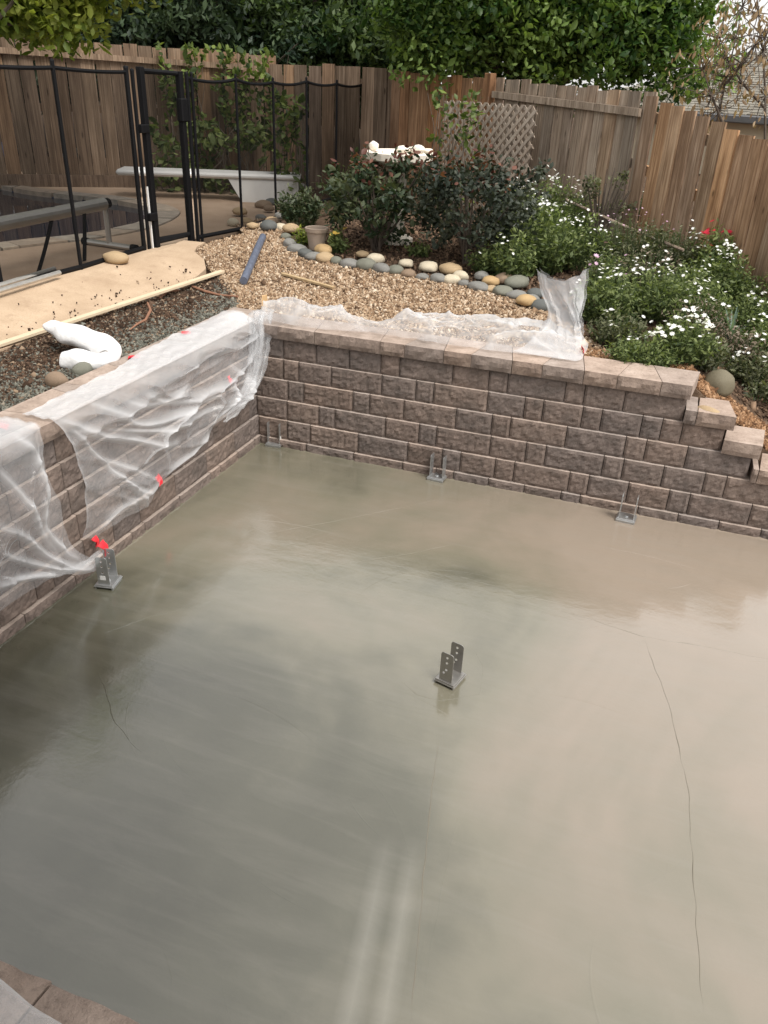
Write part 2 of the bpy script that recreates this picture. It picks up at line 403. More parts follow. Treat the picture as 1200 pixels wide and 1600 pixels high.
# ------------------------------------------------------------------ the setting: ground, slab, pool deck
rng = np.random.default_rng(7); random.seed(7)
def grid_coords(a, b, fine0, fine1, step, extra=()):
    c = list(np.arange(fine0, fine1+1e-6, step))
    c += [a+(fine0-a)*t for t in (0, .5, .75, .88, .95)] + [fine1+(b-fine1)*t for t in (.04, .1, .22, .5, 1)] + list(extra)
    return np.array(sorted(set(round(float(x), 4) for x in c)))
gx = grid_coords(-220, 220, -12, 7, .12, (-.30, -.28)); gy = grid_coords(-220, 220, -6, 15, .12, (.33, .35, -4.62, -4.60))
GX, GY = np.meshgrid(gx, gy)
GZ = zg(GX, GY)
for i in range(GZ.shape[0]):
    for j in range(GZ.shape[1]):
        if -12 < GX[i, j] < 7 and -6 < GY[i, j] < 15:
            GZ[i, j] += .018*noise.noise((GX[i, j]*2.3, GY[i, j]*2.3, 0))
pool_zone = (GX < -2.5) & (GX > -9.5) & (GY < 5.5) & (GY > -3)
GZ[pool_zone] = .55
GZ[(GX < -1.2) & ~pool_zone & (GY < 6)] -= .05
GZ[(GX > -.29) & (GY > -4.61) & (GY < .34)] = -.25
V = np.stack([GX, GY, GZ], -1).reshape(-1, 3); ny, nx = GX.shape
idx = np.arange(ny*nx).reshape(ny, nx)
F = np.stack([idx[:-1, :-1], idx[:-1, 1:], idx[1:, 1:], idx[1:, :-1]], -1).reshape(-1, 4)
g = link('ground', npmesh(V, F, M_SOIL)); tag(g, 'brown garden soil around the sunken slab', 'ground', kind='structure')

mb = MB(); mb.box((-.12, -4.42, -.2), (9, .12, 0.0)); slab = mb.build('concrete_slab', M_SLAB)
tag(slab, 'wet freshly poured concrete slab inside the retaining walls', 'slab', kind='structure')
rng0 = np.random.default_rng(3)
def ridge(pxs, w, h, dark=False, wob=.004):
    pts = [on(x, y, 2, 0) for x, y in pxs]; P = []
    for a, b in zip(pts[:-1], pts[1:]):
        n = max(2, int(np.linalg.norm(b-a)/.03))
        P += [a+(b-a)*k/n for k in range(n)]
    P.append(pts[-1]); v = []; f = []
    for i, p in enumerate(P):
        d = (P[min(i+1, len(P)-1)]-P[max(i-1, 0)]); d /= np.linalg.norm(d); nrm = np.array([-d[1], d[0], 0])
        o = nrm*wob*noise.noise((i*.31, pxs[0][0], 0))*2; e = min(i, len(P)-1-i); k = min(1, (e+.05)/6)*max(.12, .75+.9*noise.noise((i*.23, 9, pxs[0][1])))
        v += [p+o-nrm*w*k+(0, 0, -.001), p+o+(0, 0, h*k), p+o+nrm*w*k+(0, 0, -.001)]
        if i: b = 3*i; f += [(b-3, b, b+1, b-2), (b-2, b+1, b+2, b-1)]
    link('trowel_ridge', mesh(v, f, M_RIDGE if dark else M_SLAB), slab)
for pxs, w, h in [([(852, 948), (930, 970), (1005, 995), (1100, 1010), (1210, 1032)], .006, .004), ([(1005, 995), (1045, 1100), (1075, 1230), (1085, 1400), (1100, 1600)], .005, .004),
        ([(686, 1140), (668, 1300), (655, 1450), (640, 1620)], .004, .003), ([(726, 1240), (700, 1340), (670, 1500), (655, 1620)], .003, .002), ([(150, 1045), (163, 1075), (180, 1130), (205, 1160), (232, 1185)], .006, .004),
        ([(405, 835), (520, 815), (640, 790), (715, 775)], .004, .003), ([(540, 880), (640, 865), (720, 848)], .004, .003), ([(920, 850), (1010, 868), (1110, 895)], .004, .003),
        ([(135, 1000), (230, 965), (330, 940)], .004, .003), ([(900, 985), (980, 970), (1050, 945)], .004, .003), ([(610, 1050), (650, 1085), (690, 1095), (750, 1085), (755, 1040), (740, 1015)], .004, .003), ([(250, 1470), (270, 1530), (265, 1600)], .004, .003)]:
    ridge(pxs, w*(.6 if h > .0035 else 1.6), h*(.3 if h > .0035 else .22), pxs[0][0] in (852, 1005, 686))

# arcs left by the float, and the ragged bead where the concrete meets the block
for k in range(44):
    c0 = np.array([rng0.uniform(.3, 4.6), rng0.uniform(-4.0, -.3)]); r0 = rng0.uniform(.35, 1.0); a0 = rng0.uniform(0, 2*PI); da = rng0.uniform(.5, 1.3); v = []; f = []
    n_ = 26; wd = rng0.uniform(.003, .008); hh_ = rng0.uniform(.0005, .0014)
    for i in range(n_+1):
        t = i/n_; a = a0+da*t; e = math.sin(PI*t); d_ = np.array([math.cos(a), math.sin(a)*.7]); pc_ = c0+d_*r0
        pc_ = np.clip(pc_, (.06, -4.2), (8, -.06))
        q = d_*wd*e; v += [(pc_[0]-q[0], pc_[1]-q[1], -.0004), (pc_[0], pc_[1], hh_*e), (pc_[0]+q[0], pc_[1]+q[1], -.0004)]
        if i: b_ = 3*i; f += [(b_-3, b_, b_+1, b_-2), (b_-2, b_+1, b_+2, b_-1)]
    link('float_mark', mesh(v, f, M_SLAB, smooth=True), slab)
for nm, P0, P1, nr in (('back', (0, -.004), (4.6, -.004), (0, -1)), ('left', (.004, -4.2), (.004, 0), (1, 0))):
    n_ = 260; v = []; f = []
    for i in range(n_+1):
        t = i/n_; x, y = P0[0]+(P1[0]-P0[0])*t, P0[1]+(P1[1]-P0[1])*t
        k = .5+.5*noise.noise((t*38, nr[0]*7, 1)); k2 = .5+.5*noise.noise((t*90, nr[0]*7, 4)); wd = .004+.03*k*k2; hh_ = .0015+.014*k*k*k2
        v += [(x-nr[0]*.03, y-nr[1]*.03, hh_), (x+nr[0]*wd*.35, y+nr[1]*wd*.35, hh_*.8), (x+nr[0]*wd, y+nr[1]*wd, -.002)]
        if i: b_ = 3*i; f += [(b_-3, b_, b_+1, b_-2), (b_-2, b_+1, b_+2, b_-1)]
    link('edge_bead', mesh(v, f, M_SLAB, smooth=True), slab)

# pool deck, path, pool -------------------------------------------------
DZ = .98
def smooth_loop(P, n=8):
    out = []; L = len(P)
    for i in range(L):
        p0, p1, p2, p3 = (np.array(P[(i+k-1) % L], float) for k in range(4))
        for k in range(n):
            t = k/n; out.append(.5*((2*p1)+(-p0+p2)*t+(2*p0-5*p1+4*p2-p3)*t*t+(-p0+3*p1-3*p2+p3)*t**3))
    return out
POOL = smooth_loop([(-3.28, 1.2), (-3.0, 1.95), (-2.95, 2.8), (-3.35, 3.75), (-4.3, 4.15), (-5.6, 4.2), (-7.4, 4.6), (-8.8, 3.8), (-9.0, 1.5), (-7.5, -1.2), (-5.0, -1.6), (-3.7, -.3)])
def scale_loop(L, d):
    c = sum(L)/len(L); return [p+(p-c)/np.linalg.norm(p-c)*d for p in L]
def holed(outer, inner, z, mat, name, thick=.06):
    bm = bmesh.new(); E = []
    for loop in (outer, inner):
        if not loop: continue
        vs = [bm.verts.new((p[0], p[1], z)) for p in loop]
        E += [bm.edges.new((vs[i], vs[(i+1) % len(vs)])) for i in range(len(vs))]
    r = bmesh.ops.triangle_fill(bm, use_beauty=True, edges=E)
    for fc in bm.faces:
        if fc.normal.z < 0: fc.normal_flip()
    ex = bmesh.ops.extrude_face_region(bm, geom=bm.faces[:])
    for e in ex['geom']:
        if isinstance(e, bmesh.types.BMVert): e.co.z -= thick
    bmesh.ops.recalc_face_normals(bm, faces=bm.faces[:])
    me = bpy.data.meshes.new(name); bm.to_mesh(me); bm.free(); me.materials.append(mat); return link(name, me)
d = holed([(-12, -5), (-2.02, -5), (-2.0, 2.0), (-1.86, 3.0), (-1.9, 5.0), (-2.2, 6.0), (-4.0, 6.3), (-6.0, 6.5), (-8, 6.6), (-12, 6.6)], scale_loop(POOL, .27), DZ, M_DECK, 'pool_deck')
tag(d, 'pinkish tan concrete pool deck behind the mesh fence', 'deck', kind='structure')
# concrete walk on the near side of the mesh fence
left = [(-2.0, -5), (-2.0, 2.12)]
rightb = [(-1.72, 2.18), (-1.70, 2.0), (-1.62, 1.82), (-1.42, 1.66), (-1.27, 1.44), (-1.22, 1.2), (-1.24, .4), (-1.24, -1.2), (-1.25, -5)]
bm = bmesh.new(); vs = [bm.verts.new((x, y, 0)) for x, y in left+rightb]; bm.faces.new(vs)
bmesh.ops.triangulate(bm, faces=bm.faces[:]); bmesh.ops.subdivide_edges(bm, edges=bm.edges[:], cuts=6, use_grid_fill=True)
for v in bm.verts: v.co.z = float(zg(v.co.x, v.co.y))+.022 if v.co.x > -1.98 else DZ+.006
ex = bmesh.ops.extrude_face_region(bm, geom=bm.faces[:])
top = [f for f in bm.faces]
for e in ex['geom']:
    if isinstance(e, bmesh.types.BMVert): e.co.z -= .08
bmesh.ops.recalc_face_normals(bm, faces=bm.faces[:])
me = bpy.data.meshes.new('path'); bm.to_mesh(me); bm.free(); me.materials.append(M_PATH); me.update()
pth = link('path', me); tag(pth, 'tan concrete walk between the mesh fence and the dug earth', 'path', kind='structure')
# pool: coping flagstones, water
pv = [(p[0], p[1], DZ-.045) for p in scale_loop(POOL, .05)]
w_ = link('pool_water', mesh(pv, [tuple(range(len(pv)))], M_WATER)); tag(w_, 'dark water of the curved swimming pool', 'water', kind='structure')
cop = empty('pool_coping', (0, 0, 0), 'ring of irregular flagstones round the dark pool', 'coping')
inn, out_ = scale_loop(POOL, -.03), scale_loop(POOL, .265)
M_FLAG = m_rand_stone('flagstone', [(.33, .27, .215), (.42, .34, .265), (.38, .34, .29), (.30, .26, .22), (.46, .385, .30)], .8, 9)
L = len(POOL); i = 0
while i < L:
    st = random.choice((3, 4, 4, 5)); j = min(i+st, L); b = MB(); zt = DZ+.012+random.uniform(0, .008)
    I = [inn[k % L] for k in range(i, j+1)]; O = [out_[k % L] for k in range(i, j+1)]
    c = sum(I+O)/(len(I)+len(O)); ring = [c+(p-c)*(.955 if k in (0, len(I)-1, len(I), len(I)+len(O)-1) else .985)+np.array([random.uniform(-.006, .006) for _ in 'xy']) for k, p in enumerate(I+O[::-1])]
    n = len(ring); v = [(p[0], p[1], zt) for p in ring]+[(p[0], p[1], DZ-.16) for p in ring]
    f = [tuple(range(n))]+[(k, (k+1) % n, n+(k+1) % n, n+k) for k in range(n)]
    bm = bmesh.new(); vv = [bm.verts.new(p) for p in v]; [bm.faces.new([vv[q] for q in ff]) for ff in f]
    bmesh.ops.recalc_face_normals(bm, faces=bm.faces[:]); me = bpy.data.meshes.new('flagstone'); bm.to_mesh(me); bm.free(); me.materials.append(M_FLAG)
    link('flagstone', me, cop); i = j
pw = MB(); ring = scale_loop(POOL, -.02); n = len(ring)
pw.add([(p[0], p[1], DZ-.03) for p in ring]+[(p[0], p[1], DZ-.45) for p in ring], [(k, (k+1) % n, n+(k+1) % n, n+k) for k in range(n)])
t_ = NT('pool_tile'); M_TILE = t_.done((.02, .03, .06), .3)
pw.build('pool_tile_band', M_TILE, cop)

# ------------------------------------------------------------------ retaining walls of split-face block
SB = .022; CH = .15
def block_mesh(Lx, seed, h=CH, dep=.24, amp=.007):
    """split face: rough front, straight top arris, grooved vertical joints; material 0 face, 1 smooth top"""
    nx = max(5, int(round(Lx/.019))); nz = 8; v = []; f = []; mi = []
    for j in range(nz+1):
        for i in range(nx+1):
            x = Lx*i/nx; z = (h-.003)*j/nz
            b = amp*(.35+1.0*noise.fractal((x*24+seed*7.7, z*30+seed, seed*3.1), .6, 2.1, 4))+.0045*noise.noise((x*95, z*95, seed))
            y = -b
            if i in (0, nx): y = .008+.003*noise.noise((z*40, seed, 0))
            elif j == nz: y = .003-.002*noise.noise((x*30, seed, 2))
            elif j == 0: y = .004
            v.append((x+(.0022 if i == 0 else (-.0022 if i == nx else .004*noise.noise((x*50, z*50, seed+5)))), y, z))
    o = len(v); fr = nx+1
    for j in range(nz):
        for i in range(nx): a = j*fr+i; f.append((a, a+1, a+fr+1, a+fr)); mi.append(0)
    v += [(.0022, dep, 0), (Lx-.0022, dep, 0), (Lx-.0022, dep, h-.003), (.0022, dep, h-.003)]
    f += [tuple(range(nx, -1, -1))+(o, o+1), tuple(nz*fr+i for i in range(nx+1))+(o+2, o+3), tuple(j*fr for j in range(nz, -1, -1))+(o, o+3), tuple(j*fr+nx for j in range(nz+1))+(o+2, o+1), (o+1, o, o+3, o+2)]
    mi += [0, 1, 0, 0, 0]
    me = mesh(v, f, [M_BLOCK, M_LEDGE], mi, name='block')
    bm = bmesh.new(); bm.from_mesh(me); bmesh.ops.recalc_face_normals(bm, faces=bm.faces[:]); bm.to_mesh(me); bm.free()
    return me
_bc = {}
def block(Lx, parent, loc, rz, name='block'):
    k = (round(Lx, 2), random.randrange(3))
    if k not in _bc: _bc[k] = block_mesh(k[0], len(_bc)*1.37+.5)
    o = link(name, _bc[k], parent, loc, rz); o.scale.x = Lx/k[0]
    return o
def cap_mesh(Lx, sk0, sk1, seed, h=.09, dep=.33):
    """trapezoid cap: front edge 0..Lx, back edge shifted by sk0 / sk1"""
    nx = max(4, int(Lx/.03)); nz = 3; v = []; f = []
    for j in range(nz+1):
        for i in range(nx+1):
            x = .002+(Lx-.004)*i/nx; z = h*j/nz; edge = j in (0, nz) or i in (0, nx)
            y = .006*noise.noise((x*20, z*20, seed))+(.003 if edge else -.010*(.6+noise.noise((x*17, z*22, seed+3)))-.006*noise.noise((x*60, z*60, seed)))
            v.append((x, y, z))
    o = len(v); fr = nx+1
    for j in range(nz):
        for i in range(nx): a = j*fr+i; f.append((a, a+1, a+fr+1, a+fr))
    b0, b1 = .002+sk0, Lx-.002+sk1
    v += [(b0, dep, 0), (b1, dep, 0), (b1, dep, h), (b0, dep, h)]
    f += [tuple(range(nx, -1, -1))+(o, o+1), tuple(nz*fr+i for i in range(nx+1))+(o+2, o+3), tuple(j*fr for j in range(nz, -1, -1))+(o, o+3), tuple(j*fr+nx for j in range(nz+1))+(o+2, o+1), (o+1, o, o+3, o+2)]
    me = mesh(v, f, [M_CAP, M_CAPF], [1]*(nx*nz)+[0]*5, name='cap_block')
    bm = bmesh.new(); bm.from_mesh(me); bmesh.ops.recalc_face_normals(bm, faces=bm.faces[:]); bm.to_mesh(me); bm.free()
    return me
SIZES = (.385, .255, .13)
def fill(a, b):
    out = [a]
    while out[-1] < b-.1:
        out.append(out[-1]+random.choice(SIZES))
    out[-1] = b
    if len(out) > 2 and out[-1]-out[-2] < .09: out.pop(-2)
    return out
bw = empty('retaining_wall', (0, 0, 0), 'low retaining wall of brown split-face blocks at the back of the slab, stepping down at the right', 'wall')
J = {0: fill(0, 5.0), 1: [0, .22, .41, .795, 1.18, 1.44, 1.575, 1.825, 1.96, 2.34, 2.47, 2.73, 2.99, 3.12, 3.495, 3.75, 3.88, 4.265],
     2: [0, .21, .47, .60, .995, 1.25, 1.38, 1.77, 2.02, 2.155, 2.54, 2.67, 2.925, 3.18, 3.31, 3.69, 3.95],
     3: [0, .21, .34, .73, .86, 1.12, 1.505, 1.76, 1.89, 2.27, 2.655, 2.785, 3.04, 3.42],
     4: [0, .165, .29, .55, .94, 1.195, 1.325, 1.71, 1.965, 2.09, 2.35, 2.475, 2.73, 2.855, 2.98, 3.23],
     5: [-.06, .16, .42, .68, .92, 1.06, 1.445, 1.70, 1.83, 2.215, 2.34, 2.595, 2.97]}
for k, js in J.items():
    for a, b in zip(js[:-1], js[1:]):
        a2 = max(a, -SB*k) if a > 0 else -SB*k
        block(b-a2, bw, (a2, SB*k, .06-CH+CH*k), 0)
cj = [-.08, .13, .42, .61, .92, 1.10, 1.38, 1.57, 1.85, 2.05, 2.32, 2.53, 2.80, 2.985]; ztop = .06+.15*5
sk = [0, .05, -.06, .05, -.05, .06, -.05, .05, -.07, .05, -.05, .06, -.07, .04]
for i in range(len(cj)-1):
    o = link('cap_block', cap_mesh(cj[i+1]-cj[i], sk[i], sk[i+1], i*1.9), bw, (cj[i], .085, ztop+.001))
# stepped caps at the right end
for (x0, x1, k, s0, s1) in [(2.972, 3.045, 4, 0, .0), (3.045, 3.275, 4, .01, -.04), (3.225, 3.46, 3, .03, .03), (3.44, 3.475, 2, 0, 0), (3.475, 3.74, 2, .03, -.03), (3.71, 3.95, 1, 0, 0), (3.95, 4.26, 1, 0, 0)]:
    kk = k; x0_ = max(x0, J[kk+1][-1]+.002)
    link('cap_block', cap_mesh(x1-x0_, s0, s1, x0*7, dep=.30), bw, (x0_, SB*kk-.022, .06+CH*kk+.001), 0)

lw = empty('retaining_wall', (0, 0, 0), 'retaining wall of brown split-face blocks along the left of the slab, half under plastic', 'wall')
# left wall: local x runs along +y, depth towards -x
for k in range(6):
    js = fill(-4.3-SB*k*0, SB*k+.24)
    for a, b in zip(js[:-1], js[1:]): block(b-a, lw, (-SB*k, a, .06-CH+CH*k), PI/2)
y = -4.3; i = 0
while y < .40:
    Lc = random.choice((.20, .29, .27)); Lc = min(Lc, .42-y)
    if .42-(y+Lc) < .1: Lc = .42-y
    s0 = .05 if i % 2 else -.05
    link('cap_block', cap_mesh(Lc, s0 if i else 0, -s0 if y+Lc < .41 else 0, i*2.3+50), lw, (-.082, y, ztop+.001), PI/2); y += Lc; i += 1
nw = empty('retaining_wall', (0, 0, 0), 'top of the near retaining wall in the bottom left corner of the picture', 'wall')
for k in range(6):
    js = fill(-.1, 3.4)
    for a, b in zip(js[:-1], js[1:]): block(b-a, nw, (3.3-a, -4.22-SB*k, .06-CH+CH*k), PI)
for i in range(11):
    cm_ = cap_mesh(.30, .03 if i % 2 else -.03, -.03 if i % 2 else .03, i*3.3+90); cm_.materials[0] = M_CAPF; link('cap_block', cm_, nw, (3.35-.302*i, -4.305, ztop+.001), PI)

# unseen patio cover, added behind the viewer to shade the near slab and cap
pc = empty('added_patio_cover', (-.8, -6.2, .85), 'added white timber patio cover behind the viewer, unseen, shading the near slab', 'patio cover')
M_PAINT = m_simple('white_painted_timber', (.62, .60, .56), .7, 0, .08, 10, .1)
M_ROOFING = m_simple('grey_roofing', (.18, .17, .16), .9, 0, .2, 16, .2)
b = MB(); b.box((-4.5, -2.2, 2.62), (4.2, 2.75, 2.70)); b.build('roof_panel', M_ROOFING, pc)
for k in range(12):
    b = MB(); x = -4.3+k*.75; b.box((x, -2.15, 2.47), (x+.05, 2.7, 2.618)); b.build('rafter', M_PAINT, pc)
b = MB(); b.box((-4.5, 1.5, 2.28), (4.2, 1.6, 2.466)); b.build('beam', M_PAINT, pc)
for x in (-4.3, -.4, 4.05):
    b = MB(); b.box((x-.05, 1.5, -.02), (x+.05, 1.6, 2.276), bev=.006); b.build('post', M_PAINT, pc)
# ------------------------------------------------------------------ loose ground: gravel, mulch, rubble
def ico(seed):
    bm = bmesh.new(); bmesh.ops.create_icosphere(bm, subdivisions=1, radius=1); v = np.array([p.co for p in bm.verts]); f = np.array([[q.index for q in g.verts] for g in bm.faces]); bm.free(); return v, f
ICO_V, ICO_F = ico(0)
OCT_V = np.array([(1, 0, 0), (-1, 0, 0), (0, 1, 0), (0, -1, 0), (0, 0, 1), (.0, 0, -1), (.6, .6, .5), (-.6, .55, .5), (-.6, -.6, .5), (.6, -.6, .5)], float)
CUB_V = np.array([(-1, -1, -.6), (1, -1, -.6), (1, 1, -.6), (-1, 1, -.6), (-.7, -.6, .6), (.6, -.7, .6), (.7, .6, .6), (-.6, .7, .6)], float)
CUB_F = np.array([(4, 5, 6, 7), (0, 1, 5, 4), (1, 2, 6, 5), (2, 3, 7, 6), (3, 0, 4, 7), (3, 2, 1, 0)])
def inside(poly, x, y):
    r = np.zeros(len(x), bool); n = len(poly)
    for i in range(n):
        x1, y1 = poly[i]; x2, y2 = poly[(i+1) % n]
        c = ((y1 > y) != (y2 > y)) & (x < (x2-x1)*(y-y1)/(y2-y1+1e-12)+x1); r ^= c
    return r
def scatter(name, label, poly, n, size, mat, lift=0.3, dens=None, tintf=None, elong=1.0):
    P = np.array(poly); lo, hi = P.min(0), P.max(0)
    xy = rng.uniform(lo, hi, (n, 2)); k = inside(poly, xy[:, 0], xy[:, 1])
    if dens is not None: k &= rng.random(n) < dens(xy[:, 0], xy[:, 1])
    xy = xy[k]; m = len(xy); s = size*np.exp(rng.normal(0, .35, m))
    z = zg(xy[:, 0], xy[:, 1])+s*lift+np.abs(rng.normal(0, .004, m))
    A = rng.normal(size=(m, 3)); A /= np.linalg.norm(A, axis=1)[:, None]; B = rng.normal(size=(m, 3)); B -= A*(A*B).sum(1)[:, None]; B /= np.linalg.norm(B, axis=1)[:, None]; C = np.cross(A, B)
    sc = s[:, None]*np.stack([rng.uniform(.9, 1.3, m)*elong, rng.uniform(.7, 1.1, m), rng.uniform(.5, .9, m)], -1)
    lv = CUB_V[None]*(1+rng.normal(0, .16, (m, 8, 3)))*sc[:, None, :]
    V = lv[..., :1]*A[:, None]+lv[..., 1:2]*B[:, None]+lv[..., 2:]*C[:, None]
    V = V+np.concatenate([xy, z[:, None]], 1)[:, None]
    F = (CUB_F[None]+8*np.arange(m)[:, None, None]).reshape(-1, 4)
    t = rng.random(m) if tintf is None else tintf(xy[:, 0], xy[:, 1], m)
    o = link(name, npmesh(V.reshape(-1, 3), F, mat, tint=np.repeat(t, 8)))
    return tag(o, label, name.split('_')[-1], kind='stuff')
BORDER_PX = [(365, 352), (385, 350), (408, 343), (425, 348), (440, 360), (447, 373), (452, 385), (464, 394), (478, 401), (492, 406), (508, 409), (526, 412), (546, 417), (572, 420), (597, 425), (618, 427), (638, 432), (660, 436), (685, 440), (706, 442), (728, 447), (748, 453), (768, 455), (785, 460), (808, 466), (830, 476), (845, 484)]
border = [gp(*p) for p in BORDER_PX]
gpoly = [(-1.72, 2.2), (-1.6, 2.75)]+[(p[0], p[1]+.05) for p in border]+[(2.25, 1.0), (2.6, .42), (-.38, .40), (-.55, .7), (-.85, 1.05), (-1.08, 1.32), (-1.25, 1.46), (-1.42, 1.68), (-1.62, 1.85), (-1.70, 2.02)]
scatter('path_gravel', 'tan pea gravel spread behind the back wall', gpoly, 150000, .0066, M_GRAVEL, elong=1.3)
for name in (): pass
dpoly = [(-.42, .40), (-.55, .75), (-.85, 1.1), (-1.1, 1.36), (-1.23, 1.2), (-1.25, .3), (-1.22, -3.2), (-.42, -3.2)]
scatter('dark_mulch', 'dark brown mulch and earth clods beside the concrete walk', dpoly, 42000, .007, M_CLOD, dens=lambda x, y: np.clip(.25+ss(.55, .9, -x-.15*y*0), 0, 1))
scatter('grey_rubble', 'grey crushed rubble along the back of the left wall', dpoly, 50000, .0062, M_RUBBLE, dens=lambda x, y: np.clip(1.15-ss(.55, .95, -x+.12*np.sin(y*5)), 0, 1))
scatter('spilled_dirt', 'crumbs of dirt spilled on the concrete walk', [(-1.95, -3), (-1.25, -3), (-1.25, 1.2), (-1.6, 1.6), (-1.95, 1.6)], 500, .005, M_CLOD, lift=4.8, dens=lambda x, y: np.clip(1.2+(x+1.2)*2.6, .05, 1))
scatter('bark_mulch', 'reddish bark mulch at the right end of the wall', [(2.25, .42), (4.2, .34), (4.2, .9), (3.0, .7), (2.2, .75)], 24000, .0065, m_tint_stone('bark_chip', [(0, (.08, .04, .02)), (.5, (.22, .115, .055)), (1, (.42, .26, .15))]), elong=1.6)
scatter('bed_mulch', 'brown bark and soil crumbs in the flower bed', [(-.9, 2.5), (.3, 2.0), (1.8, 1.65), (2.3, .8), (4.2, .9), (3.9, 2.6), (2.0, 3.8), (-.5, 5.0)], 24000, .009, m_tint_stone('bed_chip', [(0, (.03, .018, .012)), (.6, (.12, .075, .048)), (1, (.26, .17, .11))]), elong=1.4)

# ------------------------------------------------------------------ river rocks edging the bed
def rock_mesh(seed, mat):
    bm = bmesh.new(); bmesh.ops.create_icosphere(bm, subdivisions=3, radius=1)
    for v in bm.verts:
        n = v.co.normalized(); v.co = n*(1+.16*noise.noise(n*1.1+Vector((seed*3.3, 1, seed)))+.05*noise.noise(n*3+Vector((seed, 0, 0))))
        if v.co.z < -.55: v.co.z = -.55
    me = bpy.data.meshes.new('river_rock'); bm.to_mesh(me); bm.free(); me.materials.append(mat)
    me.polygons.foreach_set('use_smooth', [True]*len(me.polygons)); return me
_rm = {}
def rock(p, sx, sy, sz, rz, colr, label, group=None, name='river_rock', zoff=0.0):
    k = (colr, random.randrange(3))
    if k not in _rm: _rm[k] = rock_mesh(len(_rm)+1.5, M_ROCK[colr])
    o = link(name, _rm[k], None, (p[0], p[1], float(zg(p[0], p[1]))+sz*.5+zoff), rz); o.scale = (sx, sy, sz)
    return tag(o, label, 'rock', group)
ORD = ['first', 'second', 'third', 'fourth', 'fifth', 'sixth', 'seventh', 'eighth', 'ninth', 'tenth', 'eleventh', 'twelfth', 'thirteenth', 'fourteenth', 'fifteenth', 'sixteenth', 'seventeenth', 'eighteenth', 'nineteenth', 'twentieth', 'twenty-first', 'twenty-second', 'twenty-third', 'twenty-fourth', 'twenty-fifth', 'twenty-sixth', 'twenty-seventh', 'twenty-eighth', 'twenty-ninth', 'thirtieth']
cc = ['cream', 'tan', 'grey', 'tan', 'cream', 'greenish grey', 'grey', 'grey', 'dark grey', 'grey', 'tan', 'greenish grey', 'grey', 'greenish grey', 'grey', 'greenish grey', 'brown', 'grey', 'grey', 'cream', 'grey', 'grey', 'tan', 'greenish grey', 'grey', 'grey', 'dark grey']
GR = 'river rocks edging the flower bed'
for i, p in enumerate(border):
    s = random.uniform(.052, .082); c = cc[i % len(cc)]
    rock(p, s*random.uniform(1.05, 1.35), s*random.uniform(.85, 1.05), s*random.uniform(.6, .8), random.uniform(-.5, .5), c,
         f'{c} river rock in the front edging row, {ORD[i]} from the mesh fence', GR)
row2 = [((395, 360), 'tan'), ((420, 362), 'dark grey'), ((428, 355), 'brown'), ((375, 338), 'tan'), ((420, 332), 'brown'), ((440, 345), 'grey'), ((455, 366), 'tan'), ((505, 400), 'golden'), ((566, 405), 'tan'), ((587, 414), 'cream'), ((634, 420), 'cream'), ((669, 427), 'cream'), ((703, 431), 'tan'), ((719, 440), 'cream'), ((752, 440), 'grey'), ((766, 448), 'golden'), ((787, 446), 'brown'), ((806, 452), 'greenish grey'), ((815, 445), 'grey'), ((835, 468), 'dark grey'), ((822, 480), 'golden')]
for i, (px, c) in enumerate(row2):
    s = random.uniform(.05, .085)
    rock(gp(*px), s*1.25, s, s*.75, random.uniform(-.6, .6), c, f'{c} river rock in the back edging row, {ORD[i]} from the mesh fence', GR, zoff=.025)
rock(gp(182, 414), .115, .085, .065, .3, 'tan', 'tan rounded rock alone on the concrete walk beside the mesh fence', zoff=.025)
rock(gp(1120, 612),   .105, .09, .10, .4, 'olive', 'large olive grey boulder at the right end of the wall cap', name='boulder')
rock(on(1111, 628, 2, .80), .09, .045, .035, -.5, 'tan', 'small flat tan stone in front of the olive grey boulder', zoff=-.02)
for i in range(26):
    px = 5+i*21+random.uniform(-6, 6); py = 243+random.uniform(-7, 9)+px*.045; c = random.choice(['grey', 'tan', 'cream', 'brown', 'grey'])
    if px > 560: break
    P = gp(px, py); s = random.uniform(.07, .13)
    rock(P, s*1.2, s, s*.7, random.uniform(-1, 1), c, f'{c} rock at the back fence foot, {ORD[i]} from the left edge', 'rocks at the foot of the back fence', zoff=.02)
for i in range(9):
    P = gp(412+i*12, 322-i*5+random.uniform(-5, 5)); c = random.choice(['dark grey', 'grey', 'dark grey', 'brown']); s = random.uniform(.06, .10)
    rock(P, s*1.2, s, s*.7, random.uniform(-1, 1), c, f'{c} rock under the mesh fence, {ORD[i]} from the diving board', 'dark rocks under the mesh fence')

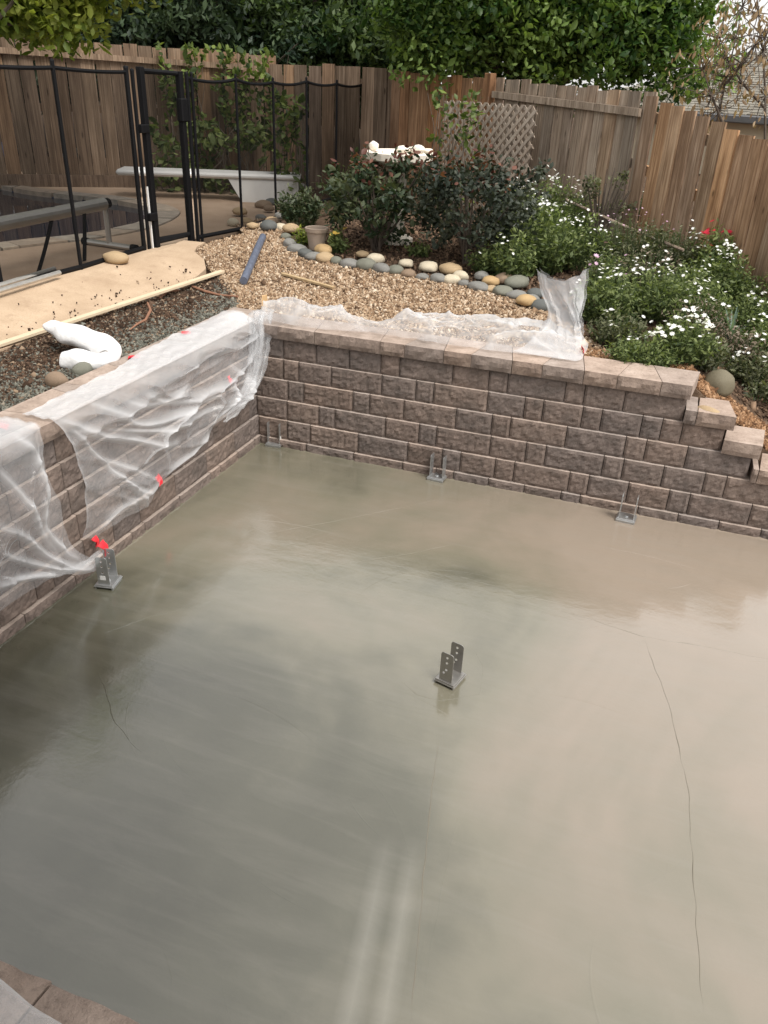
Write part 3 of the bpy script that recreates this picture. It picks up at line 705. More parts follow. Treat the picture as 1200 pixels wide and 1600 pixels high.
# ------------------------------------------------------------------ wooden fences
def board_mesh(w, seed, mat, th=.02, ear=0.0):
    """unit-height board, origin bottom centre, faces -y"""
    n = 5; v = []; f = []; x0, x1 = -w/2, w/2
    for j in range(n+1):
        z = j/n; dx = .004*noise.noise((seed, z*3, 0)); dy = .006*noise.noise((seed, z*2, 9))
        zt = z
        v += [(x0+dx, dy, zt), (x1+dx, dy, zt+(.004*((seed*7) % 2-1) if j == n else 0)), (x1+dx, th+dy, zt), (x0+dx, th+dy, zt)]
    for j in range(n):
        a = 4*j
        for k in range(4): f.append((a+k, a+(k+1) % 4, a+4+(k+1) % 4, a+4+k))
    f += [(3, 2, 1, 0), tuple(4*n+k for k in range(4))]
    return mesh(v, f, mat, name='board')
def fence(label, P0, P1, zt0, zt1, w, mat, zb=None, stepped=False, rail=None, kick=False, rough=.02, gap=.011, group=None, skipz=None):
    P0 = np.array(P0[:2]); P1 = np.array(P1[:2]); Ln = np.linalg.norm(P1-P0); u = (P1-P0)/Ln; rz = math.atan2(u[1], u[0])
    root = empty('wooden_fence', (P0[0], P0[1], 0), label, 'fence', group, rz)
    ms = [board_mesh(w-gap, s*1.7+w*10, mat) for s in range(5)]
    n = int(Ln/w)
    for i in range(n+1):
        t = (i+.5)*w/Ln; x, y = P0+u*(i+.5)*w; zb_ = float(zg(x, y))-.05
        zt = zt0+(zt1-zt0)*t+random.uniform(-rough, rough)
        o = link('board', random.choice(ms), root, ((i+.5)*w, (.011 if i % 2 else -.007)+random.uniform(-.006, .006), zb_)); o.scale.z = zt-zb_
        o.rotation_euler = (0, random.uniform(-.012, .012), random.uniform(-.05, .05))
    # rails behind the boards, posts
    ang = math.atan2(zt1-zt0, Ln)
    for fr in (.18, .55, .88):
        za = zg(*P0)+fr*(zt0-zg(*P0)); zb2 = zg(*P1)+fr*(zt1-zg(*P1))
        b = MB(); b.add([(0, .027, za-.045), (Ln, .027, zb2-.045), (Ln, .065, zb2-.045), (0, .065, za-.045), (0, .027, za+.045), (Ln, .027, zb2+.045), (Ln, .065, zb2+.045), (0, .065, za+.045)], [(0,3,2,1),(4,5,6,7),(0,1,5,4),(1,2,6,5),(2,3,7,6),(3,0,4,7)])
        b.build('rail', mat, root)
    if rail:
        for (a, bb, dz) in rail:
            za, zb2 = zt0+(zt1-zt0)*a-dz, zt0+(zt1-zt0)*bb-dz; xa, xb = a*Ln, bb*Ln
            b = MB(); b.add([(xa, -.05, za-.035), (xb, -.05, zb2-.035), (xb, -.012, zb2-.035), (xa, -.012, za-.035), (xa, -.05, za+.035), (xb, -.05, zb2+.035), (xb, -.012, zb2+.035), (xa, -.012, za+.035)], [(0,3,2,1),(4,5,6,7),(0,1,5,4),(1,2,6,5),(2,3,7,6),(3,0,4,7)])
            b.build('front_rail', mat, root)
    if kick:
        b = MB(); b.box((0, -.045, float(zg(*P0))-.03), (Ln, -.012, float(zg(*P0))+.16)); b.build('kickboard', mat, root)
    return root
def topz(px, py, D): return far(px, py, D)[2]
fence('weathered brown board fence behind the pool and mesh fence at the left', far(-140, 230, 13.2), far(422, 250, 13.0), topz(-140, 44, 13.2), topz(422, 86, 13), .19, W_BACK, rail=[(.02, .93, .17), (.94, .998, .27)], kick=True)
fence('short lower stretch of brown board fence behind the diving board', far(424, 250, 12.98), far(604, 250, 12.6), topz(424, 98, 13), topz(604, 106, 12.6), .19, W_BACK)
fence('warm orange brown board fence between the mesh fence end and the lattice', far(606, 260, 12.3), far(756, 260, 11.2), topz(606, 112, 12.3), topz(756, 122, 11.2), .175, W_ORNG)
fence('silvery grey knotty board fence with a front rail behind the shrubs', far(762, 270, 11.0), far(982, 300, 9.0), topz(762, 122, 11.0), topz(982, 144, 9.0), .168, W_GREY, rail=[(0.0, 1.0, .17)])
fence('light brown board fence at the right stepping down board by board', far(984, 300, 8.75), far(1330, 380, 7.1), topz(984, 146, 8.75), topz(1330, 285, 7.1), .168, W_RIGHT, rough=.012)
# stout post between the two middle fences
p = far(759, 200, 11.05); b = MB(); b.box((-.055, -.05, float(zg(p[0], p[1]))-.1), (.055, .05, topz(759, 114, 11.05)), bev=.006)
tag(b.build('fence_post', W_ORNG, None, (p[0], p[1], 0), R(-35)), 'square wooden post between the orange and the grey fence stretches', 'post')
# lattice trellis
a, bpt = far(690, 250, 10.9), far(826, 270, 9.9); Ln = math.hypot(*(bpt-a)[:2]); rz = math.atan2(bpt[1]-a[1], bpt[0]-a[0])
zl0, zl1 = 1.15, topz(760, 160, 10.4)
W_LATT = m_wood('pale_lattice_wood', (.26, .21, .17), (.46, .39, .32), (.58, .51, .44), rv=.12)
lat = empty('lattice_trellis', (a[0], a[1], zl0), 'grey diagonal wooden lattice panel against the fence behind the shrubs', 'trellis', None, rz)
H = zl1-zl0; sp = .115
for sgn in (1, -1):
    k = -H
    while k < Ln+H:
        # line x = k + sgn*z ; clip to rectangle
        pts = []
        x_0, x_1 = (k, k+H) if sgn > 0 else (k, k-H)
        z0, z1 = 0.0, H
        def zat(x): return (x-k)*sgn
        lo, hi = 0.0, H
        for X in (0, Ln):
            pass
        zs = sorted((max(0, min(H, zat(0))), max(0, min(H, zat(Ln)))))
        lo, hi = zs
        if hi-lo > .05:
            xa, xb = k+sgn*lo, k+sgn*hi; w2 = .024; y0 = -.008 if sgn > 0 else .004
            b = MB(); b.add([(xa-w2, y0, lo), (xa+w2, y0, lo), (xb+w2, y0, hi), (xb-w2, y0, hi), (xa-w2, y0+.008, lo), (xa+w2, y0+.008, lo), (xb+w2, y0+.008, hi), (xb-w2, y0+.008, hi)], [(0,1,2,3),(7,6,5,4),(0,4,5,1),(1,5,6,2),(2,6,7,3),(3,7,4,0)])
            b.build('slat', W_LATT, lat)
        k += sp
# edging timber in the bed before the right fence
p0, p1 = far(884, 312, 8.7), far(1068, 391, 7.6); zz0 = float(zg(p0[0], p0[1]))
b = MB(); b.tube([p0, (p0+p1)/2+(0, 0, -.01), p1], .013, 6); tag(b.build('edging_pole', W_GREY), 'thin weathered pole lying in front of the right fence', 'pole')

# ------------------------------------------------------------------ black mesh pool fence
def curve_pts(a, b, n): return [a+(b-a)*i/n for i in range(n+1)]
FX = -1.93
posts = [(-2.03, -1.15), (-2.0, -.25), (-1.975, .62)]
def tops(px, py, x, y):
    """height of the photo point above plan position (x,y)"""
    D = math.hypot(x-CAM[0], y-CAM[1]); return far(px, py, D)[2]
def mesh_panel(parent, A, B, za, zb, ta, tb, sag=.02):
    n = 10; v = []; f = []
    for i in range(n+1):
        t = i/n; x = A[0]+(B[0]-A[0])*t; y = A[1]+(B[1]-A[1])*t; sg = sag*4*t*(1-t)
        for j in range(5):
            s = j/4; z0 = za+(zb-za)*t; z1 = ta+(tb-ta)*t-sg
            v.append((x+.012*math.sin(t*5+s*3+A[1])*s*(1-s)*4, y, z0+(z1-z0)*s))
    for i in range(n):
        for j in range(4): a = i*5+j; f.append((a, a+5, a+6, a+1))
    o = link('mesh_panel', mesh(v, f, M_MESH, smooth=True), parent)
    for (off, nm) in ((0, 'top_band'), (1, 'bottom_band')):
        b = MB(); pts = []
        for i in range(n+1):
            t = i/n; x = A[0]+(B[0]-A[0])*t; y = A[1]+(B[1]-A[1])*t
            pts.append((x, y, (ta+(tb-ta)*t-sag*4*t*(1-t)-.012) if off == 0 else za+(zb-za)*t+.018))
        b.tube(pts, .012 if off == 0 else .016, 6, flat=1.4); b.build(nm, M_BLACK, o)
def post_obj(parent, p, z0, z1, r=.016, name='post'):
    b = MB(); b.tube([(p[0], p[1], z0-.03), (p[0], p[1], z1)], r, 10); b.lathe([(r, 0), (r*1.1, .0), (r*.9, .012), (.001, .018)], 10, (p[0], p[1], z1)); return b.build(name, M_BLACK, parent)
lf = empty('mesh_fence', (posts[1][0], posts[1][1], DZ), 'black see-through mesh pool fence left of the gate', 'fence')
lf.location = (0, 0, 0)
TL = [tops(-60, 108, *posts[0]), tops(10, 108, *posts[1]), tops(91, 103, *posts[2])]
zA = DZ+.006
T1 = tops(91, 103, *posts[2]); gl = (-2.03, 1.60); T2 = tops(201, 106, *gl)
chain = [(-2.03, -1.15), (-2.0, -.25), (-1.975, .62), gl]; tz = [T1, T1, T1, T2-.02]
for i, p in enumerate(chain[:-1]): post_obj(lf, p, zA, tz[i]+.03)
for i in range(3): mesh_panel(lf, chain[i], chain[i+1], zA, zA, tz[i], tz[i+1], .01)
post_obj(lf, gl, zA, T2, .022)
post_obj(lf, (gl[0]+.01, gl[1]+.07), zA, T2-.02, .018)
# gate
gt = empty('fence_gate', (0, 0, 0), 'narrow black mesh gate between two thick posts', 'gate')
g0, g1 = (-2.0, 1.76), (-1.915, 2.24); tg0, tg1 = tops(222, 104, *g0), tops(296, 112, *g1)
for nm, p, t in (('hinge_post', g0, tg0), ('latch_post', g1, tg1)):
    b = MB(); b.box((p[0]-.026, p[1]-.03, zA-.02), (p[0]+.026, p[1]+.03, t), bev=.004); b.build(nm, M_BLACK, gt)
mesh_panel(gt, (g0[0], g0[1]+.03), (g1[0], g1[1]-.03), zA+.05, zA+.05, tg0-.03, tg1-.01, 0)
for nm, z0, z1 in (('top_rail', tg0-.03, tg1-.02), ('bottom_rail', zA+.045, zA+.06)):
    b = MB(); b.tube([(g0[0], g0[1], z0), (g1[0], g1[1], z1)], .02, 8); b.build(nm, M_BLACK, gt)
for z in (zA+.25, zA+1.0):
    b = MB(); b.box((g0[0]-.035, g0[1]-.10, z), (g0[0]+.035, g0[1]+.02, z+.07), bev=.006); b.build('hinge', M_BLACK, gt)
b = MB(); b.box((g1[0]-.03, g1[1]-.045, tg1-.42), (g1[0]+.04, g1[1]+.06, tg1-.22), bev=.01); b.build('latch', M_BLACK, gt)
b = MB(); b.box((g0[0]-.008, g0[1]-.068, zA), (g0[0]+.004, g0[1]-.052, zA+.55)); o = b.build('white_strip', M_WHITEP, gt)
# fence right of the gate
rf = empty('mesh_fence', (0, 0, 0), 'black mesh pool fence running back right of the gate', 'fence')
rp = [((-1.90, 2.34), (313, 116)), ((-1.78, 3.05), (384, 119)), ((-1.77, 3.85), (442, 124)), ((-1.90, 5.0), (488, 123)), ((-1.9, 5.95), (534, 127)), ((-1.9, 6.9), (566, 128)), ((-1.9, 7.9), (596, 130))]
zs = []
for i, (p, tp) in enumerate(rp):
    t = tops(*tp, *p); z0 = float(zg(*p)) if i > 1 else zA; zs.append((z0, t))
    post_obj(rf, p, z0, t, .019 if i == 0 else .014)
post_obj(rf, (-1.885, 2.40), zA, zs[0][1], .015)
for i in range(len(rp)-1): mesh_panel(rf, rp[i][0], rp[i+1][0], zs[i][0], zs[i+1][0], zs[i][1]-.02, zs[i+1][1]-.02, .03)

# ------------------------------------------------------------------ pool furniture
rl = empty('cover_reel', (0, 0, 0), 'aluminium pool cover reel with hanging straps beside the dark pool', 'reel')
fa, fb = on(134, 377, 2, DZ+.03), on(210, 388, 2, DZ+.03); mid = (fa+fb)/2
topc = np.array([mid[0], mid[1], tops(165, 318, mid[0], mid[1])]); q0 = on(0, 350, 2, topc[2]); dirv = (q0-topc)/np.linalg.norm(q0-topc)
b = MB(); b.tube([topc+dirv*.02, topc+dirv*4.6], .055, 14); b.build('tube', M_ALU, rl, smooth=False)
for off, nm in ((0, 'near'), (4.6, 'far')):
    c = topc+dirv*off; dz = np.array([0, 0, 1])
    b = MB(); b.tube([c+(0, 0, -.01), (c[0], c[1], DZ+.03)], .026, 10); b.build('leg', M_ALU, rl)
    b = MB(); b.tube([fa+dirv*off, fb+dirv*off], .028, 10); b.build('foot_bar', M_ALU, rl)
    for e, sg in ((fa, -1), (fb, 1)):
        u_ = (fb-fa)/np.linalg.norm(fb-fa); b = MB(); b.tube([e+dirv*off-u_*.03, e+dirv*off+u_*.03], .036, 10); b.build('end_cap', M_BLACK, rl)
b = MB(); b.tube([topc-dirv*.05, topc+dirv*.02], .045, 12); b.build('end_cap', M_BLACK, rl)
for s0, px in ((.72, (60, 425)), (.30, (132, 408))):
    c = topc+dirv*(s0+.0); e = on(*px, 2, DZ+.015); v = []; n = 12
    for i in range(n+1):
        t = i/n; pnt = c+(e-c)*(t**1.5)*1.0; pnt = np.array([c[0]+(e[0]-c[0])*t**1.3, c[1]+(e[1]-c[1])*t**1.3, c[2]+.06+(e[2]-c[2]-.06)*t])
        w_h = dirv*.028; v += [pnt-w_h, pnt+w_h]
    link('strap', mesh(v, [(2*i, 2*i+1, 2*i+3, 2*i+2) for i in range(n)], M_BLACK), rl)
for i, (a_, b_) in enumerate((((-40, 462), (93, 421)), ((-40, 470), (101, 427)))):
    b = MB(); p0, p1 = on(*a_, 2, DZ+.05), on(*b_, 2, DZ+.05); b.tube([p0+(-.05, 0, 0), p1+(-.05, 0, 0)], .02, 8)
    tag(b.build('aluminium_pole', M_ALU), ('upper' if i == 0 else 'lower')+' of the two aluminium poles lying on the deck inside the mesh fence', 'pole', 'poles on the deck')
# diving board
db = empty('diving_board', (0, 0, 0), 'long white diving board on a white stand behind the mesh fence', 'diving board')
e1 = np.array([-2.25, 5.55, 0]); ztb = tops(463, 272, e1[0], e1[1]); e1[2] = ztb; e0 = on(186, 262, 2, ztb)
u_ = (e1-e0); Ln = np.linalg.norm(u_); rz = math.atan2(u_[1], u_[0])
Mx = Matrix.Translation(Vector(e0)) @ Matrix.Rotation(rz, 4, 'Z')
b = MB(); b.box((0, -.22, -.07), (Ln, .22, 0), Mx, bev=.025); b.build('board', M_WHITEP, db)
b = MB(); bs = [(-.62*1.9, -.2), (-.02, -.2), (-.02, .2), (-1.2, .2)]
zb_ = DZ-ztb
b.add([Mx @ Vector(p) for p in [(Ln-.95, -.2, -.072), (Ln-.03, -.2, -.072), (Ln-.03, .2, -.072), (Ln-.95, .2, -.072), (Ln-.78, -.24, zb_), (Ln-.0, -.24, zb_), (Ln-.0, .24, zb_), (Ln-.78, .24, zb_)]], [(0,1,2,3),(7,6,5,4),(0,4,5,1),(1,5,6,2),(2,6,7,3),(3,7,4,0)]); b.build('stand', M_WHITEP, db)
# small path lights on stakes beyond the pool
for px, tp, lab in (((55, 241), (45, 217), 'left'), ((173, 250), (171, 230), 'right')):
    P = gp(*px); z1 = tops(*tp, P[0], P[1]); e_ = empty('path_light', (P[0], P[1], 0), f'small white path light on a thin stake beyond the pool, the {lab} one of two', 'light', 'path lights')
    b = MB(); b.tube([(0, 0, P[2]), (.02, 0, z1)], .01, 6); b.build('stake', M_STRIP, e_)
    b = MB(); b.lathe([(.001, .05), (.045, .03), (.05, 0), (.03, -.02), (.001, -.025)], 10, (.02, 0, z1)); b.build('lamp_head', M_WHITEP, e_)
P = gp(6, 250); b = MB(); b.lathe([(.14, 0), (.17, .12), (.15, .24), (.05, .28), (.001, .285)], 14); tag(b.build('blue_bucket', M_BLUEC, None, (P[0], P[1], P[2]), 0, True), 'blue plastic tub at the left edge by the far rocks', 'tub')

# ------------------------------------------------------------------ odds and ends on the gravel and earth
def rod(name, a, b_, r, mat, label, cat, lift=.0, n=8, flat=1):
    p, q = gp(*a), gp(*b_); pts = [p+(q-p)*t+(0, 0, r+lift) for t in (0, .25, .5, .75, 1)]
    for s in pts: s[2] = float(zg(s[0], s[1]))+r+lift+.012
    m_ = MB(); m_.tube(pts, r, n, flat=flat); return tag(m_.build(name, mat), label, cat)
o = rod('pipe', (381, 449), (411, 379), .034, M_PIPE, 'scuffed blue grey pipe lying on the gravel', 'pipe', .01, 14)
def plank(name, a, b_, w, h, mat, label, cat, lift=.01):
    p, q = gp(*a), gp(*b_); p[2] += lift; q[2] += lift; u = (q-p); Ln = np.linalg.norm(u); rz = math.atan2(u[1], u[0]); ry = -math.asin(u[2]/Ln)
    Mx = Matrix.Translation(Vector(p)) @ Matrix.Rotation(rz, 4, 'Z') @ Matrix.Rotation(ry, 4, 'Y')
    m_ = MB(); m_.box((0, -w/2, 0), (Ln, w/2, h), None, bev=.002); o = m_.build(name, mat); o.matrix_world = Mx; return tag(o, label, cat)
plank('timber_stick', (441, 433), (521, 455), .035, .02, W_NEW, 'short pale timber stick lying on the gravel', 'stick', .02)
plank('edging_strip', (348, 431), (-30, 558), .05, .022, M_STRIP, 'long thin pale strip lying along the edge of the concrete walk', 'strip', .028)
P = gp(414, 488); b = MB(); b.add([(-.02, -.02, -.1), (.02, -.02, -.1), (.02, .02, -.1), (-.02, .02, -.1), (-.018, -.02, .13), (.02, -.018, .14), (.02, .02, .135), (-.02, .018, .128)], [(0,3,2,1),(4,5,6,7),(0,1,5,4),(1,2,6,5),(2,3,7,6),(3,0,4,7)])
tag(b.build('timber_stake', W_NEW, None, (P[0], P[1], P[2]), .4), 'short wooden stake standing at the inner corner of the walls', 'stake')
# roots in the dug earth
for i, pts in enumerate(([(231, 478), (236, 492), (228, 505), (215, 514), (203, 521)], [(300, 452), (322, 462), (345, 466), (372, 470)], [(250, 470), (262, 462), (280, 458)])):
    m_ = MB(); m_.tube([gp(*p)+(0, 0, .025+.01*(k % 2)) for k, p in enumerate(pts)], [.009, .011, .009, .008, .004][:len(pts)], 6); tag(m_.build('root', m_simple('root_bark%d' % i, (.26, .13, .08), .9, 0, .3)), ['reddish bent root in the dug earth behind the foam roll', 'thin root lying in the mulch near the gravel edge', 'short root stub in the mulch beside the pale strip'][i], 'root')
P = gp(90, 603); rock(P, .07, .055, .06, .2, 'brown', 'rough brown rubble lump beside the left wall cap', name='rubble_lump')
P = gp(130, 585); rock(P, .06, .05, .05, .9, 'greenish grey', 'grey rubble lump between the foam roll and the left wall cap', name='rubble_lump')
def ridged_(x): return max(0.0, 1-3*abs(x))**2
# white foam sheet: a rolled length folded over on itself
def pill(ctrl, rads, n=14, seg=40, flat=.75):
    C = [np.array(c, float) for c in ctrl]; pts = []; rr = []
    L = len(C)
    for k in range(seg+1):
        s = k/seg*(L-1); i = min(int(s), L-2); t = s-i
        p0, p1, p2, p3 = C[max(i-1, 0)], C[i], C[i+1], C[min(i+2, L-1)]
        pts.append(.5*((2*p1)+(-p0+p2)*t+(2*p0-5*p1+4*p2-p3)*t*t+(-p0+3*p1-3*p2+p3)*t**3)); rr.append(rads[i]*(1-t)+rads[i+1]*t)
    return pts, rr
f0 = [on(75, 508, 2, .99), on(110, 522, 2, .98), on(150, 537, 2, .97), on(172, 548, 2, .95), on(173, 558, 2, .92), on(150, 564, 2, .90), on(120, 566, 2, .89), on(98, 563, 2, .89)]
pts, rr = pill(f0, [.05, .085, .09, .085, .06, .065, .075, .045]); m_ = MB(); m_.tube(pts, rr, 18, flat=.72)
fo = m_.build('foam_roll', M_FOAM, smooth=True)
for v in fo.data.vertices: v.co += Vector((noise.noise(v.co*9), noise.noise(v.co*9+Vector((5, 5, 5))), noise.noise(v.co*8+Vector((9, 1, 3)))))*.022+Vector((0, 0, noise.noise(v.co*26)*.005+.010*ridged_(noise.noise(v.co*7+Vector((3, 3, 3))))))
sm = fo.modifiers.new('sub', 'SUBSURF'); sm.levels = 1; sm.render_levels = 1
tag(fo, 'white foam sheet rolled and folded over on the dug earth behind the left wall', 'foam roll')

# ------------------------------------------------------------------ steel post bases
def strap_mesh(w, h, th, holes, r, mat):
    bm = bmesh.new(); E = []
    c = .012; outer = [(-w/2, 0), (w/2, 0), (w/2, h-c), (w/2-c*.3, h-c*.3), (w/2-c, h), (-w/2+c, h), (-w/2+c*.3, h-c*.3), (-w/2, h-c)]
    loops = [outer]+[[(hx+r*math.cos(a*PI/4), hz+r*math.sin(a*PI/4)) for a in range(8)] for hx, hz in holes]
    for lp in loops:
        vs = [bm.verts.new((x, 0, z)) for x, z in lp]; E += [bm.edges.new((vs[i], vs[(i+1) % len(vs)])) for i in range(len(vs))]
    bmesh.ops.triangle_fill(bm, use_beauty=True, edges=E)
    ex = bmesh.ops.extrude_face_region(bm, geom=bm.faces[:])
    for e in ex['geom']:
        if isinstance(e, bmesh.types.BMVert): e.co.y += th
    bmesh.ops.recalc_face_normals(bm, faces=bm.faces[:])
    me = bpy.data.meshes.new('strap'); bm.to_mesh(me); bm.free(); me.materials.append(mat); return me
BR = {}
def bracket(px, rz, mat, label, h=.165, tilt=0.0, sticker=None, scale=1.0, mats=None):
    P = on(*px, 2, 0); e_ = empty('post_base', (P[0], P[1], 0), label, 'post base', 'steel post bases set in the slab', rz)
    e_.scale = (scale,)*3
    key = (mat.name, h)
    if key not in BR: BR[key] = strap_mesh(.066, h, .004, [(0, h-.025), (0, h-.055), (.0, h-.095), (-.012, .045)], .0068, mat)
    st_ = [link('strap', BR[key], e_, (0, s*.047-.002, .026)) for s in (-1, 1)]
    b = MB(); b.box((-.055, -.062, .012), (.055, .062, .018), bev=.001); b.box((-.05, -.058, .018), (.05, .058, .026), bev=.001); b.box((-.05, -.06, -.01), (-.044, .06, .012)); b.box((.044, -.06, -.01), (.05, .06, .012)); b.build('base_plate', mat if mats is None else mats, e_)
    b = MB(); b.lathe([(.001, .034), (.012, .034), (.013, .026)], 6); b.build('anchor_nut', mat, e_)
    if sticker: 
        b = MB(); b.box((-.018, -.0015, .03), (.014, -.0004, .055)); b.build('sticker', M_LABEL, st_[0 if sticker < 0 else 1])
bracket((703, 1062), R(-14), M_DKSTEEL, 'dull steel post base standing alone in the middle of the slab', .16)
bracket((170, 912), R(12), M_GALV, 'steel post base against the left wall beside the red taped plastic', .17, sticker=-1)
bracket((430, 695), R(96), M_GALV, 'steel post base in the far corner of the two walls', .16, sticker=-1)
bracket((683, 748), R(86), M_GALV, 'shiny steel post base before the middle of the back wall', .16)
bracket((978, 812), R(86), M_GALV, 'steel post base before the right part of the back wall', .16)

# ------------------------------------------------------------------ plastic sheeting
def catmull(P, n):
    P = [np.array(p, float) for p in P]; d = [0]
    for a, b_ in zip(P[:-1], P[1:]): d.append(d[-1]+np.linalg.norm(b_-a))
    out = []
    for k in range(n+1):
        s = d[-1]*k/n; i = max(0, min(len(P)-2, int(np.searchsorted(d, s, 'right'))-1)); t = (s-d[i])/max(1e-9, d[i+1]-d[i])
        p0, p1, p2, p3 = P[max(i-1, 0)], P[i], P[i+1], P[min(i+2, len(P)-1)]
        out.append(.5*((2*p1)+(-p0+p2)*t+(2*p0-5*p1+4*p2-p3)*t*t+(-p0+3*p1-3*p2+p3)*t**3))
    return np.array(out)
def coons(top, bot, lef, rig, nu, nv):
    T, B, Lf, Rg = catmull(top, nu), catmull(bot, nu), catmull(lef, nv), catmull(rig, nv)
    u = np.linspace(0, 1, nu+1)[:, None, None]; v = np.linspace(0, 1, nv+1)[None, :, None]
    return (1-v)*T[:, None]+v*B[:, None]+(1-u)*Lf[None]+u*Rg[None]-((1-u)*(1-v)*T[0]+u*(1-v)*T[-1]+(1-u)*v*B[0]+u*v*B[-1])
def gridmesh(G, mat, tint=None):
    nu, nv = G.shape[0], G.shape[1]; idx = np.arange(nu*nv).reshape(nu, nv)
    F = np.stack([idx[:-1, :-1], idx[1:, :-1], idx[1:, 1:], idx[:-1, 1:]], -1).reshape(-1, 4)
    return npmesh(G.reshape(-1, 3), F, mat, smooth=True, tint=None if tint is None else tint.reshape(-1))
def ridged(x): return 2*max(0.0, 1-2.2*abs(x))**2.2-.6
def wallpt(yz, off=.03):
    y, z = yz; return (-.147*z+off if z < .81 else -.082+off*.8, y, z)
def wl(cx, cy):
    """photo detail point -> (y, z) on the left wall face"""
    d = ray(cx/3, 560+cy/3); n_ = np.array([1, 0, .147]); t = (.05-n_@CAM)/(n_@d); p = CAM+t*d; return p[1:]
def creases(lines):
    out = []
    for L_, w_, a_ in lines:
        P_ = [wl(*q) for q in L_]; C_ = catmull([(p[0], p[1], 0) for p in P_], 180)[:, :2]; out.append((C_, w_, a_))
    return out
def crease_at(CR, Y, Z):
    """height and doubling of the film over a whole grid"""
    h = np.zeros(Y.shape); o_ = np.zeros(Y.shape)
    for C_, w_, a_ in CR:
        d2 = (C_[:, 0]-Y[..., None])**2+(C_[:, 1]-Z[..., None])**2; k = d2.argmin(-1); d = np.sqrt(d2.min(-1))
        e = np.sin(PI*np.clip((k+6)/192, 0, 1))**.5; g_ = np.exp(-(d/w_)**1.4)*e; h += a_*g_; o_ = np.maximum(o_, g_*min(1, a_/.03))
    return h, o_
CR_A = creases([([(270, 292), (430, 350), (600, 380), (740, 402), (800, 385)], .022, .045), ([(420, 215), (520, 255), (640, 300), (800, 250), (1000, 150)], .02, .035), ([(230, 312), (300, 440), (345, 640), (378, 830)], .028, .04),
    ([(300, 330), (460, 480), (590, 610), (690, 690)], .018, .04), ([(560, 590), (650, 622), (730, 590)], .02, .035), ([(1050, 40), (1045, 180), (970, 300)], .03, .05), ([(1130, 60), (1100, 190), (1010, 280)], .03, .05),
    ([(480, 330), (700, 330), (900, 270), (1000, 200)], .02, .035), ([(560, 200), (640, 215), (740, 190), (860, 120)], .018, .03), ([(640, 170), (760, 200), (900, 170), (1020, 90)], .02, .03), ([(440, 820), (520, 700), (640, 640)], .016, .025), ([(760, 540), (840, 470), (960, 350)], .022, .04), ([(430, 470), (560, 500), (700, 560)], .016, .025)])
CR_B = creases([([(-60, 780), (60, 830), (240, 950), (420, 985)], .022, .05), ([(-60, 900), (100, 950), (260, 975), (430, 955)], .018, .04), ([(150, 640), (170, 780), (250, 890), (330, 930)], .022, .04), ([(60, 360), (130, 450), (180, 620), (190, 760)], .02, .03), ([(-40, 520), (40, 620), (120, 760), (220, 900)], .02, .03), ([(-60, 1060), (60, 1030), (240, 1000)], .02, .035)])
# sheet over the left wall, right piece
A_top = [wallpt((yy, .915), .02) for yy in (.10, -.35, -.8, -1.3, -1.75, -2.02)]
A_bot = [wallpt(p, o_) for p, o_ in [((.06, .56), .03), ((-.19, .44), .05), ((-.48, .41), .06), ((-.65, .385), .05), ((-.75, .335), .04), ((-1.0, .30), .03), ((-1.3, .26), .025), ((-1.45, .18), .03), ((-1.71, .21), .03), ((-1.94, .215), .03), ((-2.03, .25), .025)]]
A_lef = [A_top[0], wallpt((.09, .76), .03), A_bot[0]]
A_rig = [A_top[-1], wallpt((-1.97, .72), .03), wallpt((-1.98, .58), .03), wallpt((-2.01, .42), .025), A_bot[-1]]
G = coons(A_top, A_bot, A_lef, A_rig, 260, 130); CHA, COA = crease_at(CR_A, G[..., 1], G[..., 2]); TA = np.zeros(G.shape[:2])
for i in range(G.shape[0]):
    u = i/260
    for j in range(G.shape[1]):
        v = j/130
        w = (ridged(noise.noise((u*4.5+v*1.8, v*1.2-u*1.0, 3.3)))*.5+ridged(noise.noise((u*12+v*5, v*2.0, 7.7)))*.12*ss(.6, 0, v)+noise.noise((u*30, v*20, 1))*.035+ridged(noise.noise((u*2.6-v*1.3, u*1.6+v*3.6, 11)))*.75+ridged(noise.noise((u*5+v*.6, u*2.2+v*8, 15)))*.2)
        env = ss(0, .12, v)*(.35+.65*(1-ss(.8, 1, v)))*(.4+.6*ss(0, .1, u))
        d_ = .034+.044*w*min(1, 6*(1-u)+.25)
        G[i, j, 0] += max(-.005, d_)*env+.05*math.sin(PI*v)*(.4+.6*math.sin(PI*min(1, u*1.2)))
        ch, co_ = CHA[i, j], COA[i, j]; TA[i, j] = .75*co_+.25*ss(.35, 0, v); G[i, j, 0] += ch*ss(0, .05, v)
        G[i, j, 2] += env*.010*noise.noise((u*7, v*5, 21))
# cap part: from the back of the cap to its front edge
T = G[:, 0].copy(); nb = 14; capg = np.zeros((G.shape[0], nb, 3))
for i in range(G.shape[0]):
    u = i/260; yb = T[i, 1]; bx = -.36+.10*ss(.75, .2, u)*0+.03*noise.noise((u*9, 0, 2))+(.10*ss(.35, .75, u))
    for k in range(nb):
        s = k/nb; x = bx+(T[i, 0]-bx)*s
        capg[i, k] = (x, yb+.01*noise.noise((u*20, s*4, 5)), .906+.012*(1+noise.noise((u*24, s*5, 4)))+.012*max(0, noise.noise((u*9, s*3, 14)))+(.05*ss(.22, 0, u)*math.sin(PI*s)))
G2 = np.concatenate([capg, G], 1)
shA = empty('plastic_sheet', (0, 0, 0), 'clear plastic sheet draped over the left wall, held with red tape', 'plastic sheet')
link('film', gridmesh(G2, M_PLAS, np.concatenate([np.full((G.shape[0], nb), .55), TA], 1)), shA)
c2 = capg.copy(); c2[..., 2] += .008; c2 = np.concatenate([c2, G[:, :3]+np.array([.008, 0, .009])], 1)
